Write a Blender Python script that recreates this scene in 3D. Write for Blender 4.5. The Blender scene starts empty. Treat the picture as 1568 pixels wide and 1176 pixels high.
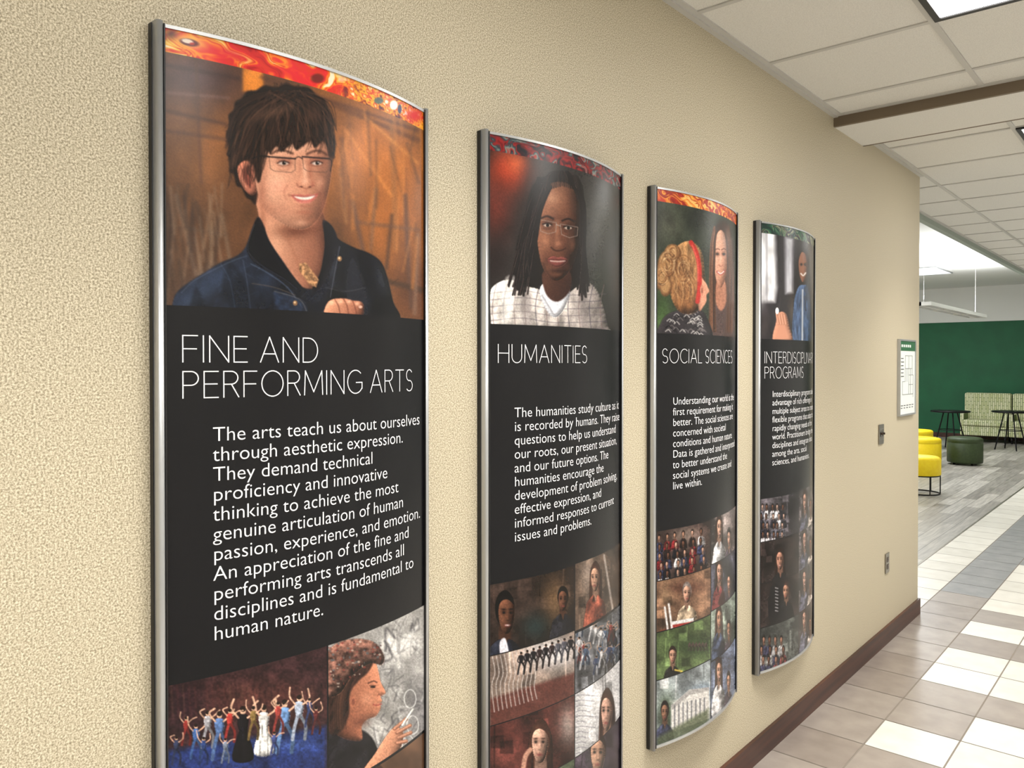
import bpy, math, random
import numpy as np
from mathutils import Matrix, Vector
random.seed(4)
sc=bpy.context.scene
sc.view_settings.view_transform='Standard'
sc.view_settings.look='None'

# ------------------------------------------------------------------ camera
TH=math.atan(1041/1200); PIT=math.atan(12/1200)
CAM=np.array([1.35,0.0,1.64])
R=np.array([math.cos(TH),math.sin(TH),0.0])
F=np.array([-math.sin(TH)*math.cos(PIT),math.cos(TH)*math.cos(PIT),-math.sin(PIT)])
U=np.cross(R,F)
cd=bpy.data.cameras.new('camera'); cam=bpy.data.objects.new('camera',cd)
sc.collection.objects.link(cam); sc.camera=cam
cd.sensor_width=36; cd.lens=36*1200/1568; cd.shift_y=-19/1568; cd.clip_end=100
cam.matrix_world=Matrix(((R[0],U[0],-F[0],CAM[0]),(R[1],U[1],-F[1],CAM[1]),(R[2],U[2],-F[2],CAM[2]),(0,0,0,1)))

# ------------------------------------------------------------------ helpers
def lin(c):
    c=np.asarray(c,float)/255.0
    return np.where(c<=0.04045,c/12.92,((c+0.055)/1.055)**2.4)
def L(c): 
    a=lin(c); return (float(a[0]),float(a[1]),float(a[2]),1.0)
def mat(name,col,rough=0.6,metal=0.0,emit=None,es=0.0,spec=0.5):
    m=bpy.data.materials.new(name); m.use_nodes=True
    b=m.node_tree.nodes['Principled BSDF']
    b.inputs['Base Color'].default_value=L(col); b.inputs['Roughness'].default_value=rough
    b.inputs['Metallic'].default_value=metal; b.inputs['Specular IOR Level'].default_value=spec
    if emit: b.inputs['Emission Color'].default_value=L(emit); b.inputs['Emission Strength'].default_value=es
    return m
def N(m,t,**k):
    n=m.node_tree.nodes.new(t)
    for a,v in k.items(): setattr(n,a,v)
    return n
def noisy(name,c1,c2,scale,rough=0.6,bump=0.0,bdist=0.002,detail=3,lo=0.35,hi=0.65,stretch=(1,1,1),spec=0.5):
    m=mat(name,c1,rough,spec=spec); nt=m.node_tree; b=nt.nodes['Principled BSDF']
    tc=N(m,'ShaderNodeTexCoord'); mp=N(m,'ShaderNodeMapping'); mp.inputs['Scale'].default_value=stretch
    nz=N(m,'ShaderNodeTexNoise'); nz.inputs['Scale'].default_value=scale; nz.inputs['Detail'].default_value=detail
    cr=N(m,'ShaderNodeValToRGB'); cr.color_ramp.elements[0].position=lo; cr.color_ramp.elements[1].position=hi
    cr.color_ramp.elements[0].color=L(c1); cr.color_ramp.elements[1].color=L(c2)
    nt.links.new(tc.outputs['Object'],mp.inputs['Vector']); nt.links.new(mp.outputs['Vector'],nz.inputs['Vector'])
    nt.links.new(nz.outputs['Fac'],cr.inputs['Fac']); nt.links.new(cr.outputs['Color'],b.inputs['Base Color'])
    if bump:
        bp=N(m,'ShaderNodeBump'); bp.inputs['Strength'].default_value=bump; bp.inputs['Distance'].default_value=bdist
        nt.links.new(nz.outputs['Fac'],bp.inputs['Height']); nt.links.new(bp.outputs['Normal'],b.inputs['Normal'])
    return m
def link(o,parent=None):
    sc.collection.objects.link(o)
    if parent is not None: o.parent=parent
    return o
def empty(name,loc=(0,0,0)):
    e=bpy.data.objects.new(name,None); e.location=loc; e.empty_display_size=0.1
    sc.collection.objects.link(e); return e
def mesh(name,vs,fs,mats,parent=None,smooth=False,mi=None,loc=None):
    me=bpy.data.meshes.new(name); me.from_pydata([tuple(v) for v in vs],[],fs)
    if not isinstance(mats,(list,tuple)): mats=[mats]
    for m in mats: me.materials.append(m)
    if mi is not None: me.polygons.foreach_set('material_index',mi)
    if smooth: me.polygons.foreach_set('use_smooth',[True]*len(me.polygons))
    me.update()
    o=bpy.data.objects.new(name,me)
    if loc: o.location=loc
    return link(o,parent)
def boxvf(a,b):
    x0,y0,z0=a;x1,y1,z1=b
    v=[(x0,y0,z0),(x1,y0,z0),(x1,y1,z0),(x0,y1,z0),(x0,y0,z1),(x1,y0,z1),(x1,y1,z1),(x0,y1,z1)]
    f=[(0,3,2,1),(4,5,6,7),(0,1,5,4),(1,2,6,5),(2,3,7,6),(3,0,4,7)]
    return v,f
def box(name,a,b,m,parent=None,bev=0.0,seg=3):
    v,f=boxvf(a,b); o=mesh(name,v,f,m,parent)
    if bev:
        md=o.modifiers.new('bev','BEVEL'); md.width=bev; md.segments=seg
        o.data.polygons.foreach_set('use_smooth',[True]*len(o.data.polygons))
        md.harden_normals=True
    return o
def boxes(name,lst,m,parent=None,mi=None):
    V=[];Fs=[];M=[]
    for k,(a,b) in enumerate(lst):
        v,f=boxvf(a,b); n=len(V); V+=v; Fs+=[tuple(i+n for i in q) for q in f]
        if mi: M+=[mi[k]]*6
    return mesh(name,V,Fs,m,parent,mi=M if mi else None)
def lathe(name,prof,m,parent=None,n=48,loc=None):
    V=[];Fs=[]
    for r,z in prof:
        for k in range(n):
            a=2*math.pi*k/n; V.append((r*math.cos(a),r*math.sin(a),z))
    for j in range(len(prof)-1):
        for k in range(n):
            k2=(k+1)%n; Fs.append((j*n+k,j*n+k2,(j+1)*n+k2,(j+1)*n+k))
    Fs.append(tuple(range(n))[::-1]); Fs.append(tuple(range((len(prof)-1)*n,len(prof)*n)))
    return mesh(name,V,Fs,m,parent,smooth=True,loc=loc)
def tube(name,pts,r,m,parent=None,cyc=False):
    cu=bpy.data.curves.new(name,'CURVE'); cu.dimensions='3D'; cu.bevel_depth=r; cu.bevel_resolution=3; cu.use_fill_caps=True
    sp=cu.splines.new('POLY'); sp.points.add(len(pts)-1)
    for p,q in zip(sp.points,pts): p.co=(*q,1)
    sp.use_cyclic_u=cyc
    tmp=bpy.data.objects.new('t',cu); sc.collection.objects.link(tmp)
    me=bpy.data.meshes.new_from_object(tmp.evaluated_get(bpy.context.evaluated_depsgraph_get()))
    bpy.data.objects.remove(tmp); me.name=name; me.materials.clear(); me.materials.append(m)
    return link(bpy.data.objects.new(name,me),parent)

# ------------------------------------------------------------------ materials
def wall_mat():
    m=mat('vinyl_wallcovering',(186,170,132),0.55,spec=0.35); nt=m.node_tree; b=nt.nodes['Principled BSDF']
    tc=N(m,'ShaderNodeTexCoord')
    nz=N(m,'ShaderNodeTexNoise'); nz.inputs['Scale'].default_value=310; nz.inputs['Detail'].default_value=3.0; nz.inputs['Roughness'].default_value=0.7
    cr=N(m,'ShaderNodeValToRGB'); e=cr.color_ramp.elements
    e[0].position=0.36; e[0].color=L((134,123,101)); e[1].position=0.63; e[1].color=L((221,212,190))
    n2=e.new(0.49); n2.color=L((182,171,146))
    nt.links.new(tc.outputs['Object'],nz.inputs['Vector']); nt.links.new(nz.outputs['Fac'],cr.inputs['Fac'])
    nt.links.new(cr.outputs['Color'],b.inputs['Base Color'])
    bp=N(m,'ShaderNodeBump'); bp.inputs['Strength'].default_value=0.3; bp.inputs['Distance'].default_value=0.0014
    nt.links.new(nz.outputs['Fac'],bp.inputs['Height']); nt.links.new(bp.outputs['Normal'],b.inputs['Normal'])
    return m
M_wall=wall_mat()
M_white=mat('white_paint',(228,228,224),0.7)
M_green=noisy('green_wall_paint',(8,84,50),(10,92,55),3,0.6)
M_tile=noisy('acoustic_tile',(206,204,198),(224,222,216),260,0.9,bump=0.3,bdist=0.001,lo=0.3,hi=0.6)
M_tbar=mat('ceiling_tbar',(190,188,183),0.5)
M_soff=mat('soffit_face_brown',(112,98,80),0.6)
M_base=noisy('baseboard_wood',(48,24,18),(76,42,30),14,0.35,stretch=(1,0.12,3))
M_alu=mat('brushed_aluminium',(186,188,190),0.36,metal=0.75)
M_steel=mat('stainless_plate',(150,145,135),0.3,metal=1.0)
M_blk=mat('black_plastic',(22,21,22),0.45)
M_blackm=mat('black_metal',(18,18,20),0.35,metal=0.6)
M_text=mat('white_print',(240,240,242),0.4)
M_yel=noisy('yellow_vinyl',(240,208,8),(244,216,20),30,0.5)
M_olive=noisy('dark_green_vinyl',(40,56,22),(50,66,30),30,0.5)
M_grout=mat('grout',(128,120,110),0.9)
M_bulk=mat('bulkhead_edge_grey_green',(150,160,150),0.6)
M_lens=mat('light_lens',(250,250,250),0.5,emit=(255,253,250),es=10.0)
M_lensC=mat('light_lens_cool',(250,250,250),0.5,emit=(246,250,255),es=2.0)

def tile_floor_mat(name,c1,c2):
    return noisy(name,c1,c2,9,0.28,detail=5,lo=0.3,hi=0.7,spec=0.5)
M_cream=[tile_floor_mat('cream_tile_a',(206,202,192),(218,215,206)),tile_floor_mat('cream_tile_b',(198,194,184),(210,207,198))]
M_taupe=[tile_floor_mat('taupe_tile_a',(124,114,107),(142,132,124)),tile_floor_mat('taupe_tile_b',(134,125,118),(152,143,135))]
M_taupe_cool=[tile_floor_mat('taupe_tile_cool_lit',(124,125,126),(142,142,142))]  # greyed taupe for the far tiles, cool lighting put into the colour

def wood_mat():
    m=mat('grey_wood_plank',(150,145,138),0.35); nt=m.node_tree; b=nt.nodes['Principled BSDF']
    tc=N(m,'ShaderNodeTexCoord'); mp=N(m,'ShaderNodeMapping'); mp.inputs['Rotation'].default_value=(0,0,math.pi/2)
    br=N(m,'ShaderNodeTexBrick'); br.inputs['Scale'].default_value=1.0
    br.inputs['Brick Width'].default_value=1.2; br.inputs['Row Height'].default_value=0.15; br.inputs['Mortar Size'].default_value=0.003
    br.inputs['Color1'].default_value=L((124,120,114)); br.inputs['Color2'].default_value=L((176,172,164)); br.inputs['Mortar'].default_value=L((84,80,74))
    nz=N(m,'ShaderNodeTexNoise'); nz.inputs['Scale'].default_value=10; nz.inputs['Detail'].default_value=5
    mp2=N(m,'ShaderNodeMapping'); mp2.inputs['Scale'].default_value=(4,0.25,1)
    mx=N(m,'ShaderNodeMix',data_type='RGBA',blend_type='OVERLAY'); mx.inputs[0].default_value=0.75
    l=nt.links.new
    l(tc.outputs['Object'],mp.inputs['Vector']); l(mp.outputs['Vector'],br.inputs['Vector'])
    l(tc.outputs['Object'],mp2.inputs['Vector']); l(mp2.outputs['Vector'],nz.inputs['Vector'])
    l(br.outputs['Color'],mx.inputs[6]); l(nz.outputs['Fac'],mx.inputs[7]); l(mx.outputs[2],b.inputs['Base Color'])
    return m
M_wood=wood_mat()

def stripe_mat():
    m=mat('striped_upholstery',(215,212,180),0.8); nt=m.node_tree; b=nt.nodes['Principled BSDF']
    tc=N(m,'ShaderNodeTexCoord'); br=N(m,'ShaderNodeTexBrick')
    br.inputs['Scale'].default_value=1; br.inputs['Brick Width'].default_value=0.16; br.inputs['Row Height'].default_value=0.035
    br.inputs['Mortar Size'].default_value=0.005
    br.inputs['Color1'].default_value=L((222,220,188)); br.inputs['Color2'].default_value=L((190,192,142)); br.inputs['Mortar'].default_value=L((100,118,70))
    l=nt.links.new; sx=N(m,'ShaderNodeSeparateXYZ'); cx=N(m,'ShaderNodeCombineXYZ'); ad=N(m,'ShaderNodeMath'); ad.operation='ADD'
    l(tc.outputs['Object'],sx.inputs[0]); l(sx.outputs['Z'],ad.inputs[0]); l(sx.outputs['Y'],ad.inputs[1])
    l(ad.outputs[0],cx.inputs[0]); l(sx.outputs['X'],cx.inputs[1]); l(cx.outputs[0],br.inputs['Vector']); l(br.outputs['Color'],b.inputs['Base Color'])
    return m
M_stripe=stripe_mat()

# ------------------------------------------------------------------ room shell
YE=5.62; CH=2.87; LH=3.32; YF=19.6; XB=-0.3225; SOF0=3.99; SOF1=4.46; XR=3.0; YB=-2.6
box('wall_left',(-0.2,YB,0),(0,YE,LH+.02),M_wall)
box('wall_lounge',(-7,YE-0.2,0),(-0.2,YE,LH+.02),M_wall)
box('wall_right',(XR,YB,0),(XR+0.15,YF,LH+.02),M_white)
box('wall_back',(-0.2,YB-0.15,0),(XR+.15,YB,LH+.02),M_white)
boxes('wall_far',[((-7,YF,0),(XR+.15,YF+0.15,2.56)),((-7,YF-.04,2.56),(XR+.15,YF+0.15,LH+.02))],[M_green,M_white],mi=[0,1])
box('wall_lounge_side',(-7.15,YE-.2,0),(-7,YF+.15,LH+.02),M_white)
bt=0.014; bh=0.10
boxes('baseboard_left',[((0,YB,0),(bt,YE+bt,bh)),((-7,YE,0),(0,YE+bt,bh))],M_base)
box('baseboard_far',(-7,YF-bt,0),(XR,YF,bh),M_base)
box('baseboard_right',(XR-bt,YB,0),(XR,YF-bt,bh),M_base)
TS=0.3075; g=0.0035
V=[];Fs=[];MI=[]
def quad(x0,x1,y0,y1,z,mi):
    n=len(V); V.extend([(x0,y0,z),(x1,y0,z),(x1,y1,z),(x0,y1,z)]); Fs.append((n,n+1,n+2,n+3)); MI.append(mi)
v,f=boxvf((XB,YB,-0.1),(XR,YF,-0.0015)); V+=v; Fs+=f; MI+=[0]*6
for i in range(-1,12):
    for j in range(-21,52):
        x0=-0.015+i*TS; y0=3.84+j*TS; x1=min(x0+TS,XR); y1=min(y0+TS,YF)
        x0=max(x0,XB); y0=max(y0,YB)
        if x1-x0<.02 or y1-y0<.02: continue
        if i==-1: c=0
        elif i==0: c=2 if y0>6.0 else 1
        elif y0>5.9: c=2 if (j+2*i)%7==0 else 0
        elif i==1: c=0 if (j%3==2 or j==3) else 1
        else: c=1 if (j+i)%3==0 else 0
        mi={0:1+random.randint(0,1),1:3+random.randint(0,1),2:5}[c]
        quad(x0+g,x1-g,y0+g,y1-g,0.0,mi)
mesh('floor',V,Fs,[M_grout]+M_cream+M_taupe+M_taupe_cool,mi=MI)
box('floor_lounge',(-7,YE-.2,-0.1),(XB,YF,0.0),M_wood)
box('trim_floor_transition',(XB-.012,YE,0.0),(XB+.004,YF,0.004),M_steel)
boxes('ceiling',[((0,YB,CH),(XR,SOF0,CH+.06)),((0,SOF1,CH),(XR,YE,CH+.06)),((XB,YE,CH),(XR,YF,CH+.06))],M_tile)
box('ceiling_lounge',(-7,YE,LH),(XB,YF,LH+.06),M_white)
boxes('ceiling_soffit',[((0,SOF0,CH-.055),(XR,SOF0+.02,CH+.06)),((0,SOF1-.02,CH-.055),(XR,SOF1,CH+.06)),((0,SOF0+.02,CH-.055),(XR,SOF1-.02,CH-.035))],[M_soff,M_tile],mi=[0,0,1])
boxes('trim_bulkhead',[((XB-.05,YE,CH-.05),(XB,YF,LH))],M_bulk)
bars=[]
def bars_region(x0,x1,y0,y1,xs,ys):
    for x in xs:
        if x0<=x<=x1: bars.append(((x-.011,y0,CH-.006),(x+.011,y1,CH+.01)))
    for y in ys:
        if y0<=y<=y1: bars.append(((x0,y-.011,CH-.005),(x1,y+.011,CH+.01)))
XS=[0.64+.61*k for k in range(-2,5)]
bars_region(0,XR,YB,SOF0,XS[1:],[3.12+.615*k for k in range(-9,2)])
bars_region(0,XR,SOF1,YE,XS[1:],[4.80,5.41])
bars_region(XB,XR,YE,YF,XS,[5.41+.615*k for k in range(1,24)])
bars+= [((0,YB,CH-.012),(.022,SOF0,CH+.01)),((0,SOF1,CH-.012),(.022,YE,CH+.01)),((0,SOF0-.02,CH-.008),(XR,SOF0,CH+.01)),((XB,YE,CH-.01),(XB+.02,YF,CH+.01))]
boxes('trim_ceiling_grid',bars,M_tbar)

# ------------------------------------------------------------------ light fixtures
def area(name,loc,sx,sy,power,col,spread,parent=None,rot=(0,0,0)):
    ld=bpy.data.lights.new(name,'AREA'); ld.shape='RECTANGLE'; ld.size=sx; ld.size_y=sy; ld.energy=power
    ld.color=col; ld.spread=math.radians(spread)
    o=bpy.data.objects.new(name,ld); o.location=loc; o.rotation_euler=rot; return link(o,parent)
def troffer(x,y,w,l,power,col=(1,.962,.905),spread=104,z=CH):
    e=empty('troffer_light',(x,y,z))
    t=.022
    boxes('frame',[((-w/2,-l/2,-.014),(-w/2+t,l/2,-.001)),((w/2-t,-l/2,-.014),(w/2,l/2,-.001)),((-w/2+t,-l/2,-.014),(w/2-t,-l/2+t,-.001)),((-w/2+t,l/2-t,-.014),(w/2-t,l/2,-.001))],M_blk,e)
    box('lens',(-w/2+t,-l/2+t,-.009),(w/2-t,l/2-t,-.001),M_lens,e)
    area('lamp',(0,0,-.03),w*.85,l*.85,power,col,spread,e)
for (y,p) in ((2.81,25),(1.22,20),(-0.4,24),(-2.0,9),(5.10,20),(8.0,18),(11.5,20),(15.2,20)):
    troffer(0.945,y,.59,.60,p)
for y in (0.4,3.1,6.5): troffer(2.165,y,.59,.60,15,spread=170)  # extra unseen row, added as wide-spread fill light for the hall
for (x,y) in ((-2.6,8.2),(-2.6,11.6),(-2.6,15.6),(-5.2,10),(-5.2,15)):
    e=empty('ceiling_light_panel',(x,y,LH))
    boxes('frame',[((-.62,-.62,-.02),(.62,-.6,-.001)),((-.62,.6,-.02),(.62,.62,-.001)),((-.62,-.6,-.02),(-.6,.6,-.001)),((.6,-.6,-.02),(.62,.6,-.001))],M_alu,e)
    box('lens',(-.6,-.6,-.012),(.6,.6,-.001),M_lensC,e)
    area('lamp',(0,0,-.04),1.1,1.1,68,(.96,.985,1.0),178,e)
e=empty('linear_pendant_light',(-1.45,13.6,2.43))
boxes('housing',[((-.14,-1.9,0),(-.12,1.9,.05)),((.12,-1.9,0),(.14,1.9,.05)),((-.12,-1.9,0),(.12,-1.87,.05)),((-.12,1.87,0),(.12,1.9,.05)),((-.12,-.66,0),(.12,-.61,.05)),((-.12,.61,0),(.12,.66,.05)),((-.015,-1.9,.0),(.015,1.9,.05))],M_white,e)
boxes('lens',[((-.12,-1.88,.03),(.12,1.88,.04))],mat('pendant_louver',(150,154,156),.5),e)
for k,y in enumerate((-1.7,1.7)): tube('cable_%d'%k,[(0,y,.05),(0,y,LH-2.43)],.002,M_white,e)
area('uplight',(0,0,.1),.22,3.6,90,(.97,.99,1),178,e,rot=(math.pi,0,0))

# ------------------------------------------------------------------ posters : geometry
PW=0.61; PT=2.215; PB=0.378; SAG=0.05; X0=0.022
def bow(s): return X0+SAG*(1-(2*s/PW-1)**2)
def sheetxy(X,Y,Z):
    d0=X-CAM[0]; d1=Y-CAM[1]; d2=Z-CAM[2]
    dz=d0*F[0]+d1*F[1]+d2*F[2]
    return 784+1200*(d0*R[0]+d1*R[1])/dz, 569-1200*(d0*U[0]+d1*U[1]+d2*U[2])/dz

TAB=np.random.RandomState(3).rand(256,256)
def vn(x,y):
    xi=np.floor(x).astype(int); yi=np.floor(y).astype(int); fx=x-xi; fy=y-yi
    fx=fx*fx*(3-2*fx); fy=fy*fy*(3-2*fy)
    a=TAB[yi%256,xi%256];b=TAB[yi%256,(xi+1)%256];c=TAB[(yi+1)%256,xi%256];d=TAB[(yi+1)%256,(xi+1)%256]
    return (a*(1-fx)+b*fx)*(1-fy)+(c*(1-fx)+d*fx)*fy
def fbm(x,y,o=4):
    r=0;a=.5;t=0
    for k in range(o): r=r+a*vn(x+17*k,y+31*k); t+=a; a*=.5; x=x*2; y=y*2
    return r/t
def crom(P,n=5,closed=True):
    out=[];m=len(P)
    rngi=range(m) if closed else range(m-1)
    for i in rngi:
        if closed: p0,p1,p2,p3=P[i-1],P[i],P[(i+1)%m],P[(i+2)%m]
        else: p0,p1,p2,p3=P[max(i-1,0)],P[i],P[i+1],P[min(i+2,m-1)]
        for k in range(n):
            t=k/n
            out.append(.5*((2*p1)+(-p0+p2)*t+(2*p0-5*p1+4*p2-p3)*t*t+(-p0+3*p1-3*p2+p3)*t**3))
    if not closed: out.append(P[-1])
    return np.array(out)
RL=lambda R_,a=.3,lx=-.6,ly=-.75:(R_,lx,ly,a)
class Sheet:
    """printed artwork of one poster, colours stored on the poster's own fine mesh"""
    def __init__(s,y0,cell):
        s.W=int(PW/cell)+1; s.H=int((PT-PB)/cell)+1
        s.s=np.linspace(0,PW,s.W); s.z=np.linspace(PT,PB,s.H)
        S,Z=np.meshgrid(s.s,s.z); s.X=bow(S); s.S=S.ravel(); s.Z=Z.ravel()
        s.px,s.py=[a.ravel() for a in sheetxy(s.X,y0+S,Z)]
        s.c=np.zeros((s.W*s.H,3)); s.clip=np.ones(s.W*s.H,bool)
        s.c[:]=np.array((17,17,20))/255
    def region(s,a=0,b=PW,zt=PT,zb=PB): s.clip=(s.S>=a)&(s.S<=b)&(s.Z<=zt)&(s.Z>=zb)
    def sel(s,x0,x1,y0,y1): return np.nonzero(s.clip&(s.px>x0)&(s.px<x1)&(s.py>y0)&(s.py<y1))[0]
    def bl(s,i,a,c):
        a=a[:,None]; s.c[i]=s.c[i]*(1-a)+(np.asarray(c,float)/255)*a
    def fill(s,c): s.c[s.clip]=np.array(c)/255
    def poly(s,pts,c,soft=1.2,al=1.0,smooth=True,c2=None,g=None,rel=None,tex=None):
        P=np.array(pts,float)
        if smooth: P=crom(P)
        i=s.sel(P[:,0].min()-soft,P[:,0].max()+soft,P[:,1].min()-soft,P[:,1].max()+soft)
        if len(i)==0: return
        x=s.px[i];y=s.py[i]; d2=np.full(len(i),1e9); ins=np.zeros(len(i),bool); ox=np.zeros(len(i)); oy=np.zeros(len(i))
        for k in range(len(P)):
            a=P[k-1];b=P[k];ex,ey=b-a; L2=ex*ex+ey*ey+1e-9
            t=np.clip(((x-a[0])*ex+(y-a[1])*ey)/L2,0,1)
            qx=a[0]+t*ex-x; qy=a[1]+t*ey-y; q=qx*qx+qy*qy
            if rel is not None:
                w=1.0/(q+4.0)**2*math.sqrt(L2); ox+=qx*w/np.sqrt(q+1e-6); oy+=qy*w/np.sqrt(q+1e-6)
            d2=np.minimum(d2,q)
            if a[1]!=b[1]: ins^=((a[1]>y)!=(b[1]>y))&(x<(b[0]-a[0])*(y-a[1])/(b[1]-a[1])+a[0])
        d=np.sqrt(d2); sd=d*np.where(ins,-1,1); A=np.clip(.5-sd/(2*soft),0,1)*al
        c=np.tile(np.array(c,float),(len(i),1))
        if c2 is not None:
            (gx,gy),(hx,hy)=g; t=np.clip(((x-gx)*(hx-gx)+(y-gy)*(hy-gy))/((hx-gx)**2+(hy-gy)**2),0,1)[:,None]
            c=c*(1-t)+np.array(c2,float)*t
        if rel is not None:
            Rr,lx,ly,am=rel; nn=np.sqrt(ox*ox+oy*oy)+1e-9; wgt=np.clip(1-d/Rr,0,1)**1.3
            sh=(ox/nn*lx+oy/nn*ly)*wgt*am-wgt*am*.45
            c=c*(1+sh[:,None])
        if tex is not None:
            sx,sy,am,ang=tex; r=math.radians(ang); u=x*math.cos(r)+y*math.sin(r); v=-x*math.sin(r)+y*math.cos(r)
            c=c*(1+am*2*(fbm(u/sx,v/sy,3)-.5))[:,None]
        s.bl(i,A,np.clip(c,0,255))
    def line(s,pts,w,c,al=1.0,soft=1.0,smooth=True):
        P=np.array(pts,float)
        if smooth and len(P)>2: P=crom(P,4,False)
        m=w/2+soft
        i=s.sel(P[:,0].min()-m,P[:,0].max()+m,P[:,1].min()-m,P[:,1].max()+m)
        if len(i)==0: return
        x=s.px[i];y=s.py[i]; d2=np.full(len(i),1e9)
        for k in range(1,len(P)):
            a=P[k-1];b=P[k];ex,ey=b-a; L2=ex*ex+ey*ey+1e-9
            t=np.clip(((x-a[0])*ex+(y-a[1])*ey)/L2,0,1)
            d2=np.minimum(d2,(x-a[0]-t*ex)**2+(y-a[1]-t*ey)**2)
        s.bl(i,np.clip(.5-(np.sqrt(d2)-w/2)/(2*soft),0,1)*al,c)
    def ell(s,cx,cy,rx,ry,c,al=1.0,soft=1.2,rot=0):
        m=max(rx,ry)+soft*2; i=s.sel(cx-m,cx+m,cy-m,cy+m)
        if len(i)==0: return
        x=s.px[i]-cx;y=s.py[i]-cy; r=math.radians(rot); u=(x*math.cos(r)+y*math.sin(r))/rx; v=(-x*math.sin(r)+y*math.cos(r))/ry
        s.bl(i,np.clip((1-np.sqrt(u*u+v*v))*min(rx,ry)/soft+.5,0,1)*al,c)
    def blob(s,cx,cy,rx,ry,c,al=1.0,rot=0):
        m=max(rx,ry)*2.4; i=s.sel(cx-m,cx+m,cy-m,cy+m)
        if len(i)==0: return
        x=s.px[i]-cx;y=s.py[i]-cy; r=math.radians(rot); u=(x*math.cos(r)+y*math.sin(r))/rx; v=(-x*math.sin(r)+y*math.cos(r))/ry
        s.bl(i,np.exp(-(u*u+v*v))*al,c)
    def grain(s,sx,sy,amt,o=3):
        i=np.nonzero(s.clip)[0]; n=fbm(s.px[i]/sx,s.py[i]/sy,o)-.5
        s.c[i]=np.clip(s.c[i]*(1+amt*2*n[:,None]),0,1)
    def tone(s,mul,sat=1.0,con=1.0):
        i=np.nonzero(s.clip)[0]; c=s.c[i]; l=c.mean(1)[:,None]; c=(l+(c-l)*sat)*np.array(mul); s.c[i]=np.clip((c-.35)*con+.35,0.02,1)
    def soften(s,n=1):
        m=s.clip.reshape(s.H,s.W); im=s.c.reshape(s.H,s.W,3)
        rr=np.nonzero(m.any(1))[0]; cc=np.nonzero(m.any(0))[0]; a,b,c,d=rr[0],rr[-1]+1,cc[0],cc[-1]+1
        t=im[a:b,c:d].copy()
        for _ in range(n):
            p=np.pad(t,((1,1),(1,1),(0,0)),'edge'); t=(p[:-2,1:-1]+p[2:,1:-1]+p[1:-1,:-2]+p[1:-1,2:]+4*p[1:-1,1:-1])/8
        im[a:b,c:d]=t; s.c=im.reshape(-1,3)
    def banner(s,pal,seed,z0):
        s.region(zt=PT,zb=z0); i=np.nonzero(s.clip)[0]
        x=s.S[i]*26+seed; y=s.Z[i]*40+seed
        w=fbm(x*.5,y*.5,3)*5; n=fbm(x*.55+w,y*.5-w*.8,4); n=np.clip((n-.25)*2,0,1)
        P=np.array(pal,float)/255; t=np.linspace(0,1,len(P))
        s.c[i]=np.stack([np.interp(n,t,P[:,k]) for k in range(3)],1)
    def bust(s,cx,cy,h,skin,hair,shirt,wx=1.0,long=False,turn=0):
        sk=np.array(skin,float); w=h*.36*wx; dark=tuple(sk*.5); mid=tuple(sk*.74); hr=np.array(hair,float)
        tx=turn*w*.3
        if long: s.poly([(cx-w*1.15,cy-h*.25),(cx,cy-h*.62),(cx+w*1.15,cy-h*.25),(cx+w*1.35,cy+h*.5),(cx+w*1.2,cy+h*.85),(cx-w*1.2,cy+h*.85),(cx-w*1.4,cy+h*.5)],hair,1.1,rel=RL(w*.8,.5),tex=(w*.22,h*.5,.7,4))
        s.poly([(cx-w*.5,cy+h*.2),(cx+w*.5,cy+h*.2),(cx+w*.6,cy+h*.85),(cx-w*.6,cy+h*.85)],mid,1.0,c2=dark,g=((cx-w*.3,cy+h*.7),(cx+w*.4,cy+h*.4)))
        s.poly([(cx-w*.45,cy+h*.62),(cx-w*1.6,cy+h*.82),(cx-w*2.2,cy+h*1.1),(cx-w*2.5,cy+h*2.1),(cx+w*2.5,cy+h*2.1),(cx+w*2.2,cy+h*1.1),(cx+w*1.6,cy+h*.82),(cx+w*.45,cy+h*.62),(cx,cy+h*.86)],shirt,1.0,rel=RL(h*.5,.6),tex=(h*.15,h*.3,.6,20))
        s.ell(cx,cy-h*.13,w*1.08,h*.45,hair,1,1.2); s.blob(cx-w*.3,cy-h*.38,w*.5,h*.08,tuple(np.clip(hr*1.9+12,0,255)),.5)
        cx2=cx+tx
        s.poly([(cx2-w*.88,cy-h*.12),(cx2-w*.6,cy-h*.3),(cx2,cy-h*.36),(cx2+w*.6,cy-h*.28),(cx2+w*.88,cy-h*.1),(cx2+w*.8,cy+h*.18),(cx2+w*.45,cy+h*.42),(cx2,cy+h*.5),(cx2-w*.45,cy+h*.42),(cx2-w*.8,cy+h*.18)],skin,1.0,c2=mid,g=((cx2-w*.4,cy),(cx2+w*.9,cy+h*.2)),rel=RL(w*.85,.65))
        if h>12:
            f=cx2+tx*.6
            s.blob(cx2-w*.45,cy+h*.12,w*.3,h*.1,tuple(np.clip(sk*1.1,0,255)),.45); s.blob(f,cy+h*.02,w*.1,h*.14,tuple(np.clip(sk*1.1,0,255)),.5)
            s.blob(f+w*.24,cy+h*.06,w*.1,h*.12,dark,.4)
            for q in (-1,1):
                s.blob(f+q*w*.4,cy-h*.05,w*.32,h*.07,dark,.7); s.blob(f+q*w*.4,cy-h*.03,w*.15,h*.03,(14,10,8),1); s.blob(f+q*w*.42,cy-h*.115,w*.26,h*.02,tuple(hr*.8),.8)
            s.blob(f+w*.06,cy+h*.165,w*.24,h*.024,dark,.8); s.blob(f,cy+h*.285,w*.33,h*.038,(136,62,58),.85)
            if (int(cx*7)%2): s.blob(f,cy+h*.28,w*.24,h*.018,(240,228,220),.9)
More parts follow.
